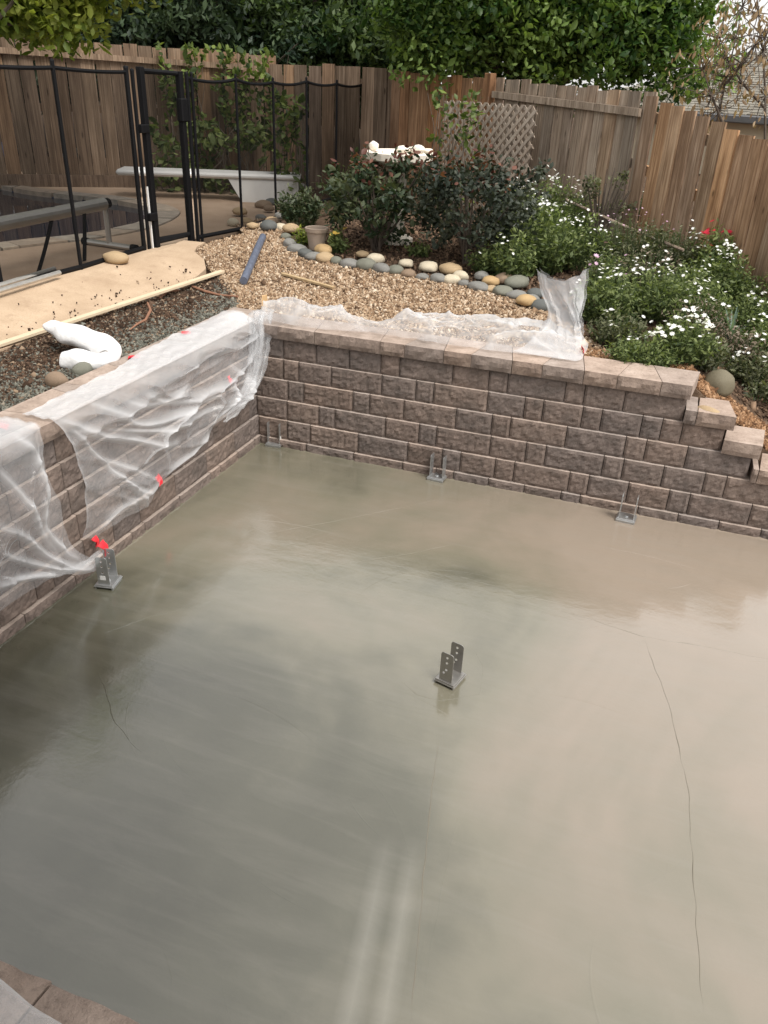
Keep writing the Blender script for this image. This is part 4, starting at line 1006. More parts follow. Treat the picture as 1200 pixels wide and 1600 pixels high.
link('folded_film', gridmesh(c2[:, 1:], M_PLAS2), shA)
def pleat(V, pts, n):
    V = V.reshape(len(pts), n, 3)
    for i, p in enumerate(pts):
        for k in range(n):
            q = 1+.42*math.sin(k*2*PI*5/n+1.2*math.sin(i*.12)+.8*noise.noise((i*.2, k*.4, 3))); V[i, k] = p+(V[i, k]-p)*q
    return V.reshape(-1, 3)
# gathered hem bundle falling from the corner
for k, (pl, rr_) in enumerate((([(-.06, .30, .93), (-.03, .20, .955), (.0, .12, .90), (.02, .06, .78), (.04, -.05, .62), (.05, -.20, .50), (.06, -.36, .44)], [.03, .06, .055, .045, .04, .032, .012]),
                               ([(-.08, .24, .94), (-.04, .10, .95), (.0, .02, .88), (.03, -.06, .74), (.05, -.18, .58), (.06, -.40, .45), (.06, -.60, .40)], [.03, .045, .04, .04, .03, .026, .01]))):
    pts, rr = pill(pl, rr_, seg=46); m_ = MB(); m_.tube(pts, rr, 26, cap=False, flat=.6)
    V = np.array(m_.v); V = pleat(V, pts, 26)
    V += np.array([[.016*noise.noise((p[0]*30, p[1]*18, p[2]*18)), .02*noise.noise((p[0]*22, p[1]*22, p[2]*9+4)), .014*noise.noise((p[0]*22+8, p[1]*25, p[2]*20))] for p in V])
    link('gathered_fold', mesh(V, m_.f, M_PLAS, smooth=True), shA)
def tape(p, s, parent, rz=0, tilt=.5, n=(5, 4)):
    nu, nv = n; v = []; f = []
    for i in range(nu):
        for j in range(nv):
            a, c = i/(nu-1)-.5, j/(nv-1)-.5
            v.append((a*s*1.25+.08*s*noise.noise((i, j, s*99)), c*s+.1*s*noise.noise((i+9, j, s*99)), .22*s*noise.noise((a*3, c*3, p[1]*9))+.1*s*math.cos(a*3)))
    for i in range(nu-1):
        for j in range(nv-1): a = i*nv+j; f.append((a, a+nv, a+nv+1, a+1))
    k = len(v); v += [(x, y, z-.004) for x, y, z in v]; f += [tuple(k+q for q in reversed(g)) for g in f]
    me = mesh(v, f, M_TAPE, smooth=True); o = link('red_tape', me, parent); o.matrix_local = Matrix.Translation(Vector(p)) @ Matrix.Rotation(rz, 4, 'Z') @ Matrix.Rotation(tilt, 4, 'Y')
    return o
for yz, s, off in (((-1.32, .28), .055, .055), ((-.33, .60), .05, .05), ((-1.95, .19), .045, .05)):
    tape(wallpt(yz, off), s, shA, .3, 1.3)
for y_, s in ((-.38, .05), (-.98, .05)):
    tape((-.33, y_, .912), s, shA, .5, .05)
# left piece of the sheet
B_top = [wallpt((yy, .915), .02) for yy in (-2.12, -2.4, -2.8, -3.3)]
B_bot = [wallpt(p, o_) for p, o_ in [((-2.0, .10), .09), ((-2.14, .10), .07), ((-2.29, .175), .05), ((-2.47, .19), .04), ((-2.75, .20), .04), ((-3.3, .22), .04)]]
B_lef = [B_top[0], wallpt((-2.14, .75), .03), wallpt((-2.14, .55), .03), wallpt((-2.16, .39), .035), wallpt((-2.13, .24), .05), B_bot[0]]
B_rig = [B_top[-1], B_bot[-1]]
G = coons(B_top, B_bot, B_lef, B_rig, 160, 130); CHA, COA = crease_at(CR_B, G[..., 1], G[..., 2]); TA = np.zeros(G.shape[:2])
for i in range(G.shape[0]):
    u = i/160
    for j in range(G.shape[1]):
        v = j/130
        w = ridged(noise.noise((u*4-v*2.4, v*1.6, 5.3)))*.6+ridged(noise.noise((u*8-v*6, v*1.4+u, 9.7)))*.3+noise.noise((u*22, v*18, 2))*.04
        env = ss(0, .1, v)*(.3+.7*(1-ss(.85, 1, v)))*(.4+.6*ss(0, .12, u))
        ch, co_ = CHA[i, j], COA[i, j]; TA[i, j] = .75*co_+.25*ss(.35, 0, v)
        G[i, j, 0] += max(-.005, .03+.045*w)*env+.06*math.sin(PI*v)*math.sin(PI*min(1, u*.9+.1))+ch*ss(0, .05, v)
T = G[:, 0].copy(); capg = np.zeros((G.shape[0], nb, 3))
for i in range(G.shape[0]):
    u = i/160
    for k in range(nb):
        s = k/nb; bx = -.33+.04*noise.noise((u*5, 3, 3)); capg[i, k] = (bx+(T[i, 0]-bx)*s, T[i, 1], .918+.014*(1+noise.noise((u*16, s*5, 6))))
shB = empty('plastic_sheet', (0, 0, 0), 'clear plastic sheet at the left picture edge hanging down to the post base', 'plastic sheet')
link('film', gridmesh(np.concatenate([capg, G], 1), M_PLAS, np.concatenate([np.full((G.shape[0], nb), .55), TA], 1)), shB)
c2 = capg.copy(); c2[..., 2] += .008; link('folded_film', gridmesh(np.concatenate([c2, G[:, :4]+np.array([.008, 0, .009])], 1), M_PLAS2), shB)
tape((.10, -1.985, .185), .06, shB, .4, 1.2)
tape((-.24, -2.2, .92), .07, shB, .5, .05)
pts, rr = pill([wallpt((-2.6, .34), .07), wallpt((-2.35, .22), .09), wallpt((-2.15, .16), .10), (.095, -2.0, .17)], [.012, .03, .028, .012], seg=24); m_ = MB(); m_.tube(pts, rr, 12, cap=False, flat=.5)
link('gathered_fold', mesh([(p[0]+.012*noise.noise((p[0]*30, p[1]*16, p[2]*20)), p[1], p[2]+.014*noise.noise((p[0]*20, p[1]*20, 3))) for p in m_.v], m_.f, M_PLAS2, smooth=True), shB)
# sheet crumpled along the back wall
shC = empty('plastic_sheet', (0, 0, 0), 'milky plastic sheet crumpled along the back wall cap with one end standing up', 'plastic sheet')
C_top = [(-.10, .42, .90), (.2, .50, .885), (.5, .52, .88), (.78, .44, .88), (1.0, .62, .885), (1.3, .72, .885), (1.6, .92, .89), (1.85, 1.0, .89), (2.1, .85, .88)]
C_bot = [(-.02, .12, .93), (.25, .12, .912), (.46, .12, .912), (.8, .20, .912), (1.15, .19, .912), (1.55, .18, .912), (1.95, .21, .912), (2.15, .22, .912), (2.28, .25, .912)]
TC = np.zeros((191, 45)); G = coons(C_top, C_bot, [C_top[0], (-.06, .25, .95), C_bot[0]], [C_top[-1], (2.22, .55, .9), C_bot[-1]], 190, 44)
for i in range(G.shape[0]):
    u = i/190
    for j in range(G.shape[1]):
        v = j/44; x, y_ = G[i, j, 0], G[i, j, 1]
        w = ridged(noise.noise((x*2.2+y_*1.2, y_*4, 2.2)))*.42+ridged(noise.noise((x*5+y_*2, y_*7-x, 8.2)))*.26+ridged(noise.noise((x*11, y_*13+x*4, 4.4)))*.09+noise.noise((x*30, y_*30, 1))*.03
        TC[i, j] = np.clip(.04+.45*max(0, w), 0, .55)
        hump = .075*ss(.0, .1, u)+.05*math.exp(-((u-.08)/.08)**2)-.045*math.exp(-((u-.33)/.05)**2)+.03*math.exp(-((u-.6)/.15)**2)
        bell = math.sin(PI*min(1, max(0, v)))**.8
        G[i, j, 2] += bell*(hump+.065*w)+.006+.012*max(0, noise.noise((x*12, y_*12, 3)))
        G[i, j, 1] += bell*.03*noise.noise((x*7, y_*7, 31)); G[i, j, 0] += bell*.03*noise.noise((x*7, y_*7, 41))
        zmin = (float(zg(x, G[i, j, 1]))+.03) if G[i, j, 1] > .42 else .908
        G[i, j, 2] = max(G[i, j, 2], zmin)
link('film', gridmesh(G, M_PLAS2, TC), shC)
# standing tip: waist twisted, flaring to the top
def P3(px, py, D): return far(px, py, D)
D0 = math.hypot(2.06-CAM[0], .72-CAM[1])
T_top = [P3(838, 420, D0+.05), P3(858, 432, D0+.03), P3(880, 436, D0), P3(900, 431, D0-.02), P3(917, 420, D0-.04)]
T_bot = [P3(800, 560, D0-.42), P3(840, 562, D0-.44), P3(880, 566, D0-.46), P3(905, 568, D0-.45), P3(919, 540, D0-.25)]
T_lef = [T_top[0], P3(843, 450, D0+.02), P3(855, 485, D0-.05), P3(848, 510, D0-.12), T_bot[0]]
T_rig = [T_top[-1], P3(911, 460, D0-.05), P3(906, 490, D0-.10), P3(908, 515, D0-.14), T_bot[-1]]
G = coons(T_top, T_bot, T_lef, T_rig, 44, 60)
for i in range(45):
    u = i/44
    for j in range(61):
        v = j/60; p = G[i, j].copy()
        k_ = math.exp(-((v-.42)/.22)**2); w = noise.noise((u*2.2, v*2.6, 61))*.7*(1-k_)+ridged(noise.noise((u*6-v*2, v*1.5, 17)))*(.12+.4*k_)+noise.noise((u*9, v*10, 7))*.12
        G[i, j, 1] -= .07*w*(.5+.5*math.sin(PI*v))+.05*math.sin(PI*u); G[i, j, 0] += .02*noise.noise((u*8, v*9, 4)); G[i, j, 2] += .012*noise.noise((u*10, v*10, 19))
        G[i, j, 2] = max(G[i, j, 2], .915)
link('standing_end', gridmesh(G, M_PLAS2, np.full(G.shape[:2], .28)), shC)
G3 = G.copy(); G3[..., 1] += .05; G3[..., 0] += .012; link('standing_end', gridmesh(G3[:, :48], M_PLAS), shC)
tape(P3(911, 548, D0-.33), .05, shC, .2, 1.3)
# pale plastic bundle at the near wall, bottom left corner of the picture
a_, b_ = on(-70, 1520, 2, .97), on(110, 1640, 2, .97)
pts, rr = pill([a_, a_*.7+b_*.3+(0, 0, .008), a_*.4+b_*.6+(0, 0, -.004), b_], [.05, .055, .05, .05], seg=30); off = np.array([-.012, -.022, -.01])
m_ = MB(); m_.tube([p+off for p in pts], rr, 18, flat=.9); o = m_.build('plastic_bundle', M_PLAS2, smooth=True)
o = tag(o, 'pale grey plastic bundle on the near wall at the bottom left corner', 'plastic bundle')
for v in o.data.vertices: v.co += Vector((0, 0, .008*noise.noise(v.co*14)))

# ------------------------------------------------------------------ plants
def leaves(C, size, mat, name, parent, up=.3, elong=1.7, jitter=.35, tint=None, dirs=None, kind='stuff', fold=.25, lo=False):
    C = np.asarray(C); m = len(C); s = size*np.exp(rng.normal(0, jitter*.6, m))[:, None]
    A = rng.normal(size=(m, 3)) if dirs is None else np.asarray(dirs)+rng.normal(0, .35, (m, 3)); A /= np.linalg.norm(A, axis=1)[:, None]
    N = rng.normal(size=(m, 3)); N[:, 2] = np.abs(N[:, 2])+up*2; N -= A*(A*N).sum(1)[:, None]; N /= np.linalg.norm(N, axis=1)[:, None]; B = np.cross(A, N)
    l, w = s*elong, s*.5
    t = rng.random(m)*.999 if tint is None else np.clip(tint, 0, 1)
    if lo:
        V = np.stack([C-A*l*.5, C+A*l*.05+B*w-N*w*fold, C+A*l*.55-N*w*fold, C+A*l*.05-B*w-N*w*fold], 1)
        F = (np.array([(0, 1, 2), (0, 2, 3)])[None]+4*np.arange(m)[:, None, None]).reshape(-1, 3)
        return link(name, npmesh(V.reshape(-1, 3), F, mat, tint=np.repeat(t, 4)), parent, kind=kind)
    V = np.stack([C-A*l*.5, C-A*l*.08+B*w-N*w*fold, C+A*l*.28+B*w*.75-N*w*fold, C+A*l*.55-N*w*fold*1.3, C+A*l*.28-B*w*.75-N*w*fold, C-A*l*.08-B*w-N*w*fold, C+A*l*.1+N*w*fold*.4], 1)
    F = np.array([(0, 1, 6), (1, 2, 6), (2, 3, 6), (3, 4, 6), (4, 5, 6), (5, 0, 6)])
    F = (F[None]+7*np.arange(m)[:, None, None]).reshape(-1, 3)
    return link(name, npmesh(V.reshape(-1, 3), F, mat, tint=np.repeat(t, 7)), parent, kind=kind)
def clump_points(cent, rad, n, squash=.8, shell=.5):
    d = rng.normal(size=(n, 3)); d /= np.linalg.norm(d, axis=1)[:, None]
    r = (shell+(1-shell)*rng.random(n))**.7; return np.asarray(cent)+d*r[:, None]*rad*np.array([1, 1, squash])
def tree(name, label, base, crowns, nclump, perclump, crad, lsize, mat, bark, trunk_r=.12, droop=.0, group=None, up=.3, elong=1.7, shellmin=.35, keep=None, lo=False):
    """crowns: list of (centre, (rx,ry,rz), weight)"""
    root = empty(name, tuple(base), label, 'tree', group); base = np.array(base, float)
    cc_ = []; P = []; Tn = []; wts = np.array([c[2] for c in crowns], float); wts /= wts.sum()
    for i in range(nclump):
        c = crowns[rng.choice(len(crowns), p=wts)]
        d = rng.normal(size=3); d /= np.linalg.norm(d); r = shellmin+(1-shellmin)*rng.random()**.6
        q = np.array(c[0])+d*r*np.array(c[1])
        if keep is not None and not keep(q): continue
        cc_.append(q); k = int(perclump*rng.uniform(.6, 1.4)); rr = crad*rng.uniform(.6, 1.35)
        pts = clump_points(q, rr, k, .7); pts[:, 2] -= droop*((pts[:, 0]-q[0])**2+(pts[:, 1]-q[1])**2)/max(rr, .01)
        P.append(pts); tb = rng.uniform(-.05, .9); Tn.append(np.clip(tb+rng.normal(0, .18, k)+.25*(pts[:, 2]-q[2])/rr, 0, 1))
    P = np.concatenate(P); Tn = np.concatenate(Tn)
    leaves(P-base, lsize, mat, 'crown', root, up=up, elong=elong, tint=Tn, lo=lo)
    b = MB(); topp = np.mean([np.array(c[0]) for c in crowns], 0)
    tr = [base+(0, 0, -.2), base+(topp-base)*.35+(.06, .04, 0), base+(topp-base)*.7+(-.05, .05, 0), topp]
    b.tube([p-base for p in tr], [trunk_r, trunk_r*.8, trunk_r*.6, trunk_r*.25], 9)
    for q in cc_[:: max(1, len(cc_)//34)]:
        s0 = base+(topp-base)*rng.uniform(.35, .9); mdl = (s0+q)/2+rng.normal(0, .12, 3)
        b.tube([s0-base, mdl-base, q-base], [trunk_r*.32, trunk_r*.2, trunk_r*.06], 5, cap=False)
    b.build('trunk', bark, root); return root
G0 = lambda x, y: float(zg(x, y))
# big leafy tree behind the middle fence
c = far(855, 100, 13.0); B0 = (c[0], c[1], G0(c[0], c[1]))
cl = far(690, 60, 11.6); cr_ = far(1015, 50, 12.6)
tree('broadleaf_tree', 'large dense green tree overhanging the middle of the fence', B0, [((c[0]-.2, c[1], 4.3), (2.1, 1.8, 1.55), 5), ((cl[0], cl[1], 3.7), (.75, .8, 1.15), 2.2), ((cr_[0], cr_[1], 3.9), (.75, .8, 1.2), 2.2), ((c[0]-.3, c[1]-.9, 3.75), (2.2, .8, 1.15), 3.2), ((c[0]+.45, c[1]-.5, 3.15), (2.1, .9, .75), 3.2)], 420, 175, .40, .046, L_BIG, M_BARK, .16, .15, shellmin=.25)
# yellow-green tree leaning in at the top left
c = far(60, 60, 10.6); c2_ = far(-330, 60, 10.0)
tree('light_green_tree', 'light yellow green tree reaching in at the top left corner', (c2_[0], c2_[1], G0(c2_[0], c2_[1])), [((c[0], c[1], 3.55), (1.0, .9, .85), 3), ((c2_[0]+.6, c2_[1], 4.4), (2.0, 1.4, 1.4), 1.5), ((c[0]+.75, c[1]+.2, 3.65), (.7, .6, .45), 1)], 200, 110, .34, .06, L_BRIGHT, M_BARK, .11, .25)
# dark evergreens behind the back fence
spec = [(215, 16.0, 1.9, 4.6, L_DARK, 'very dark evergreen tree behind the left part of the back fence', .055), (330, 15.2, 1.7, 4.2, L_DARK, 'dark drooping evergreen behind the back fence above the gate', .05),
        (440, 15.6, 1.7, 4.3, L_MID, 'dark green bushy tree behind the back fence above the diving board', .055), (545, 15.8, 1.8, 4.6, L_MID, 'mid green tree behind the back fence left of the big leafy tree', .055),
        (20, 17.0, 2.4, 5.0, L_DARK, 'dark tall tree behind the light green tree at the top left', .06)]
for px, D, rx, cz, lm, lab, lsz in spec:
    c = far(px, 90, D)
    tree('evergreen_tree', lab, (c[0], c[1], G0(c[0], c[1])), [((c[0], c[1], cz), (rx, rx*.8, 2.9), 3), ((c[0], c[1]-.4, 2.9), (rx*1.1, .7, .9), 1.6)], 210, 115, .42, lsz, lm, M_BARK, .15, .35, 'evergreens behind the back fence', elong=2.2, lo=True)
for i, (px, D, rx, cz) in enumerate([(120, 21, 3.0, 5.6), (300, 21, 2.8, 6.2), (480, 21, 2.8, 6.0), (650, 20, 2.6, 5.6)]):
    c = far(px, 90, D)
    tree('background_tree', ['tall dark tree far behind the very dark evergreen at the left', 'tall dark tree far behind the gate', 'tall dark tree far behind the diving board', 'tall dark tree far behind the lattice side of the big leafy tree', 'tall dark tree off the left edge beyond the pool', 'tall dark tree outside the left edge beside the pool'][i], (c[0], c[1], G0(c[0], c[1])), [((c[0], c[1], cz), (rx, rx*.8, 4.2), 1)], 150, 95, .62, .11, L_DARK if i != 3 else L_MID, M_BARK, .2, .2, 'tall trees in the far background', lo=True)
# thin brown tree before the neighbour's roof
c = far(1172, 160, 10.2); root = empty('dry_tree', (c[0], c[1], G0(c[0], c[1])), 'thin tree with sparse dry brown leaves before the neighbour roof', 'tree')
b = MB(); P = []; zb = G0(c[0], c[1])
def to_l(px, py, D): return far(px, py, D)-np.array([c[0], c[1], zb])
stems = [[(1112, 225, 10.2), (1125, 170, 10.2), (1135, 120, 10.15), (1150, 60, 10.1), (1160, 10, 10.1)], [(1195, 240, 10.3), (1196, 150, 10.3), (1192, 80, 10.3), (1185, 20, 10.3), (1182, -40, 10.3)], [(1130, 195, 10.0), (1112, 150, 9.9), (1098, 108, 9.9)], [(1135, 130, 10.1), (1160, 100, 10.0), (1180, 70, 10.0), (1195, 60, 10)], [(1196, 170, 10.3), (1160, 130, 10.2), (1135, 90, 10.2), (1125, 60, 10.2)]]
for st in stems:
    pts = [to_l(*q) for q in st]; b.tube(pts, list(np.linspace(.016, .004, len(pts))), 6)
    for q in pts[1:]:
        for k in range(14):
            e = q+rng.normal(0, .16, 3); b.tube([q, (q+e)/2+rng.normal(0, .02, 3), e], [.005, .004, .002], 4, cap=False); P.append(e+rng.normal(0, .05, (3, 3)))
b.build('trunk', M_BARK, root); P = np.concatenate(P); leaves(P, .026, L_DRY, 'crown', root, up=0, dirs=np.tile((0, 0, -1.0), (len(P), 1)), elong=2.4)

# neighbour's house
hp = far(1010, 170, 19.0); hq = far(1330, 200, 17.0); rz = math.atan2(hq[1]-hp[1], hq[0]-hp[0]); 
hz = topz(1100, 178, 18.3)
house = empty('neighbour_house', (hp[0], hp[1], 0), 'cream neighbour house with a grey brown shingle roof behind the right fence', 'house', None, rz)
HL = math.hypot(hq[0]-hp[0], hq[1]-hp[1])+3
b = MB(); b.box((-1.9, .22, .2), (HL, 7, hz-.05)); b.build('wall', M_WALLP, house)
b = MB(); b.box((-2.2, -.03, hz-.12), (HL+.4, .09, hz+.02), bev=.02); b.build('gutter', M_GUTTER, house)
run = 4.2; rise = topz(1150, 74, 22.3)-hz; b = MB()
b.add([(-2.2, .05, hz), (HL+.4, .05, hz), (HL+.4, run, hz+rise), (.1, run, hz+rise), (HL+.4, 2*run, hz), (-2.2, 2*run, hz)], [(0, 1, 2, 3), (3, 2, 4, 5), (0, 3, 5)]); rf_ = b.build('roof', M_SHING, house)
sl_ = math.hypot(rise, run); nco = 30; step = sl_/nco; tw = .24
bm_ = MB(); bm_.box((0, 0, 0), (tw-.012, step*1.25, .022)); shm = [mesh(bm_.v, bm_.f, M_SHING, name='shingle')]
for q_ in range(2):
    bm_ = MB(); bm_.add([(0, .02*q_, 0), (tw-.015, -.02*q_+.01, 0), (tw-.015, step*1.25, 0), (0, step*1.25, 0), (0, .02*q_, .026), (tw-.015, -.02*q_+.01, .026), (tw-.015, step*1.25, .012), (0, step*1.25, .012)], [(0,3,2,1),(4,5,6,7),(0,1,5,4),(1,2,6,5),(2,3,7,6),(3,0,4,7)]); shm.append(mesh(bm_.v, bm_.f, M_SHING, name='shingle'))
ang = math.atan2(rise, run); cnt = 0
rest = MB()
for r_ in range(nco):
    x = -2.15+2.3*(r_/nco)+(.12 if r_ % 2 else 0)
    while x < HL+.1:
        Mx = Matrix.Translation((x, .05+r_*step*math.cos(ang), hz+r_*step*math.sin(ang)+.012)) @ Matrix.Rotation(ang-.02, 4, 'X') @ Matrix.Rotation(random.uniform(-.02, .02), 4, 'Z')
        if cnt < 300 and -.6 < x < 2.6 and r_ < 24:
            o = link('shingle', random.choice(shm), rf_); o.matrix_local = Mx; cnt += 1
        else:
            q_ = random.choice(shm); rest.add([Mx @ vv.co for vv in q_.vertices], [tuple(p_.vertices) for p_ in q_.polygons])
        x += tw
rest.build('shingles', M_SHING, rf_, kind='stuff')

# shrubs -----------------------------------------------------------------
def shrub(name, label, base, rx, ry, h, n, lsize, mat, nst=9, cat='shrub', group=None, z0=.1, twigs=0, hollow=.5, bloom=None):
    root = empty(name, tuple(base), label, cat, group); P = []; b = MB(); Tn = []
    for k in range(nst):
        a = rng.uniform(0, 2*PI); rr = rng.uniform(.1, .85); e = np.array([math.cos(a)*rx*rr, math.sin(a)*ry*rr, h*rng.uniform(.55, .95)])
        b.tube([(rng.normal(0, .03), rng.normal(0, .03), -.05), e*np.array([.45, .45, .5]), e], [.014, .010, .003], 5, cap=False)
    ncl = max(12, int(n/45))
    for k in range(ncl):
        d = rng.normal(size=3); d /= np.linalg.norm(d); r = hollow+(1-hollow)*rng.random()**.7
        q = np.array([d[0]*rx, d[1]*ry, d[2]*(h-z0)*.5])*r+np.array([0, 0, z0+(h-z0)*.5]); k2 = int(45*rng.uniform(.5, 1.5)); cr2 = min(rx, h)*.26*rng.uniform(.6, 1.4)
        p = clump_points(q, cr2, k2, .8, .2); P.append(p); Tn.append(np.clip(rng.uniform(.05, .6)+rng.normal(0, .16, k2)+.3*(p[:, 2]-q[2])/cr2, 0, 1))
    P = np.concatenate(P); Tn = np.concatenate(Tn); k = P[:, 2] > .02; P, Tn = P[k], Tn[k]
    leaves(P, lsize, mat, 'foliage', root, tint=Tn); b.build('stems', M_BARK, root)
    return root, P
s1, P1_ = shrub('rose_bush', 'dark green rose bush behind the flower pot', gp(590, 392), .58, .5, .95, 2300, .034, L_ROSE, 20, hollow=.35)
s2, P2_ = shrub('dark_shrub', 'dusky dark leaved shrub right of the rose bush', gp(730, 412), .60, .5, .97, 3600, .030, L_ROSE2, 16)
for sh_, PP, nn_ in ((s1, P1_, 170), (s2, P2_, 150)):
    kk_ = np.argsort(-(PP[:, 2]+rng.normal(0, .12, len(PP))))[:nn_]; leaves(PP[kk_]+(0, 0, .03), .032, L_RED, 'new_growth', sh_)
p_ = far(815, 330, 8.6); shrub('dark_shrub', 'sparse dark shrub before the silvery grey fence', (p_[0], p_[1], G0(p_[0], p_[1])), .35, .3, .75, 700, .03, L_ROSE2, 8)
p_ = far(945, 300, 8.4); shrub('wispy_shrub', 'wispy pale twigged shrub at the corner of the grey and light brown fences', (p_[0], p_[1], G0(p_[0], p_[1])), .34, .3, .85, 420, .02, L_BED2, 22)
# vines
def vine(label, a, b2, zt, n, lsize, mat, depth=.12, name='vine', dens=None):
    a = np.array(a); b2 = np.array(b2); u = b2-a; root = empty(name, (a[0], a[1], G0(a[0], a[1])), label, 'vine'); zb = G0(a[0], a[1])
    t = rng.random(n); s = rng.random(n)**.8; nn = np.array([u[1], -u[0], 0])/np.linalg.norm(u[:2])
    keep = np.array([noise.noise((t_*4+7, s_*3, n*.01)) > -.12 for t_, s_ in zip(t, s)]); t, s = t[keep], s[keep]
    P = np.stack([u[0]*t, u[1]*t, (zt-zb)*s], -1)+nn*(rng.random(len(t))*depth+.05)[:, None]
    leaves(P, lsize, mat, 'foliage', root)
    m_ = MB()
    for k in range(16):
        x = rng.random(); pts = [np.array([u[0]*x, u[1]*x, 0])+nn*.06]
        for j in range(4): pts.append(pts[-1]+np.array([u[0]*rng.normal(0, .08), u[1]*rng.normal(0, .08), (zt-zb)*.24]))
        m_.tube(pts, [.009, .007, .006, .004, .002], 4, cap=False)
    m_.build('stems', M_BARKL, root); return root
vine('tangled vine with pale twigs on the back fence behind the mesh', far(262, 240, 12.85), far(430, 250, 12.7), topz(350, 72, 12.8), 1500, .055, L_VINE, .25)
vine('leafy climber low on the back fence behind the gate', far(240, 250, 12.7), far(420, 255, 12.4), 1.9, 900, .06, L_BED, .3)
vine('green climber behind the mesh fence above the diving board end', far(432, 250, 11.8), far(485, 255, 11.6), 2.3, 420, .055, L_VINE, .25)
vine('climber hanging over the lattice panel', far(682, 250, 10.5), far(752, 260, 10.2), topz(720, 140, 10.4), 380, .045, L_VINE, .22)

# flower bed ---------------------------------------------------------------
def bloom_mesh(P, size, mat, parent, name='blooms', petals=7):
    m = len(P); V = []; F = []; T = []; k = 0
    for p in P:
        n = Vector((rng.normal(0, .35), rng.normal(0, .35)-.25, 1)).normalized(); a = n.orthogonal().normalized(); b2 = n.cross(a); s = size*rng.uniform(.7, 1.25); t = rng.random()
        c = Vector(p); V.append(c-n*s*.1); ring = []
        for i in range(petals*2):
            an = PI*i/petals; r = s if i % 2 == 0 else s*.62; V.append(c+(a*math.cos(an)+b2*math.sin(an))*r+n*s*.12)
        for i in range(petals*2): F.append((k, k+1+i, k+1+(i+1) % (petals*2)))
        T += [t]*(1+petals*2); k += 1+petals*2
    return link(name, npmesh(np.array(V), np.array(F), mat, tint=np.array(T)), parent, kind='stuff')
def bedplant(name, label, px, D=None, rx=.3, h=.3, n=500, lsize=.022, mat=None, blooms=0, bmat=None, bsize=.018, cat='plant', z=None, group='plants in the flower bed', up=.2):
    p = gp(*px) if D is None else far(*px, D); base = (p[0], p[1], G0(p[0], p[1]))
    h *= 1.18; root = empty(name, base, label, cat, group); P = []; D_ = []; ns = int(n*1.5/14); b = MB()
    for k in range(ns):
        a = rng.uniform(0, 2*PI); r = math.sqrt(rng.random()); e = np.array([math.cos(a)*rx*r, math.sin(a)*rx*.85*r, h*(1-.45*r*r)*rng.uniform(.65, 1.12)]); s0 = e*np.array([.55, .55, 0])
        b.tube([s0, (s0+e)/2, e], [.004, .003, .002], 3, cap=False)
        for j in range(14):
            t = rng.uniform(.25, 1.02); P.append(s0+(e-s0)*t+rng.normal(0, .022, 3)); D_.append((rng.normal(), rng.normal(), .6))
        if k < blooms: pass
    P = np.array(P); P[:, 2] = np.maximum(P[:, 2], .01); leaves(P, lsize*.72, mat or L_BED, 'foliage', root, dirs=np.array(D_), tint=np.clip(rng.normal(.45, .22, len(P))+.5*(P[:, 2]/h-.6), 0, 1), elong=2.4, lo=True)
    b.build('stems', L_STEM, root)
    if blooms:
        kc = max(3, blooms//6); ca = rng.uniform(0, 2*PI, kc); crr = np.sqrt(rng.random(kc)); wh = rng.integers(0, kc, blooms)
        bx_ = np.cos(ca[wh])*crr[wh]+rng.normal(0, .16, blooms); by_ = np.sin(ca[wh])*crr[wh]+rng.normal(0, .16, blooms)
        a = np.arctan2(by_, bx_); r = np.minimum(1.05, np.hypot(bx_, by_)); z = h*(1-.45*r*r)*rng.uniform(.95, 1.2, blooms)+.015
        bloom_mesh(np.stack([np.cos(a)*rx*r, np.sin(a)*rx*.85*r, z], -1), bsize*rng.uniform(.7, 1.0), bmat or P_WHITE, root)
    return root
L_STEM = m_simple('green_stem', (.06, .09, .03), .8, 0, .3)
bp = bedplant
bp('daisy_plant', 'white flowered bush nearest the dark shrub, beside the silvery fence', (800, 385), None, .36, .46, 1700, .028, L_BED, 46)
bp('daisy_plant', 'tall white daisy bush before the silvery fence', (850, 368), None, .42, .50, 1700, .026, L_BED, 60)
bp('daisy_plant', 'bright green plant with white daisies behind the standing plastic end', (838, 425), None, .34, .44, 1500, .03, L_BED, 26)
bp('daisy_plant', 'leafy daisy plant just left of the standing plastic end', (800, 440), None, .22, .36, 800, .026, L_BED, 8)
bp('daisy_plant', 'daisy clump right behind the standing plastic end', (905, 420), None, .34, .38, 1300, .024, L_BED, 34)
bp('lavender_bush', 'dull grey green twiggy bush in the middle of the bed', (985, 420), None, .42, .38, 1700, .02, L_BED2, 30, P_PINK, .013)
bp('lavender_bush', 'dull twiggy bush below the corner of the fences', (930, 365), None, .40, .38, 1500, .02, L_BED2, 46)
bp('lavender_bush', 'twiggy olive bush before the light brown fence', (1040, 425), None, .36, .34, 1300, .02, L_BED2, 22)
bp('daisy_plant', 'low green plant with white daisies touching the right side of the standing plastic end', (945, 505), None, .28, .32, 1400, .024, L_BED, 22)
bp('daisy_plant', 'broad daisy plant in the middle of the bed with many white heads', (1020, 500), None, .34, .32, 1700, .024, L_BED, 40)
bp('daisy_plant', 'daisy plant with a thick white cluster behind the olive boulder', (1060, 565), None, .24, .26, 1200, .022, L_BED, 60, None, .02)
bp('groundcover_plant', 'low bright green mat just behind the end of the back wall cap', (1000, 572), None, .24, .16, 1300, .018, L_BED, 6)
bp('daisy_plant', 'white daisy bush under the red geranium', (1110, 470), None, .32, .34, 1500, .024, L_BED, 46)
bp('geranium', 'green geranium with bright red flowers against the light brown fence', (1110, 425), 7.7, .2, .40, 600, .034, L_BED, 12, P_RED, .030)
bp('daisy_plant', 'daisy bush at the right edge below the light brown fence', (1185, 500), None, .32, .32, 1400, .024, L_BED, 38)
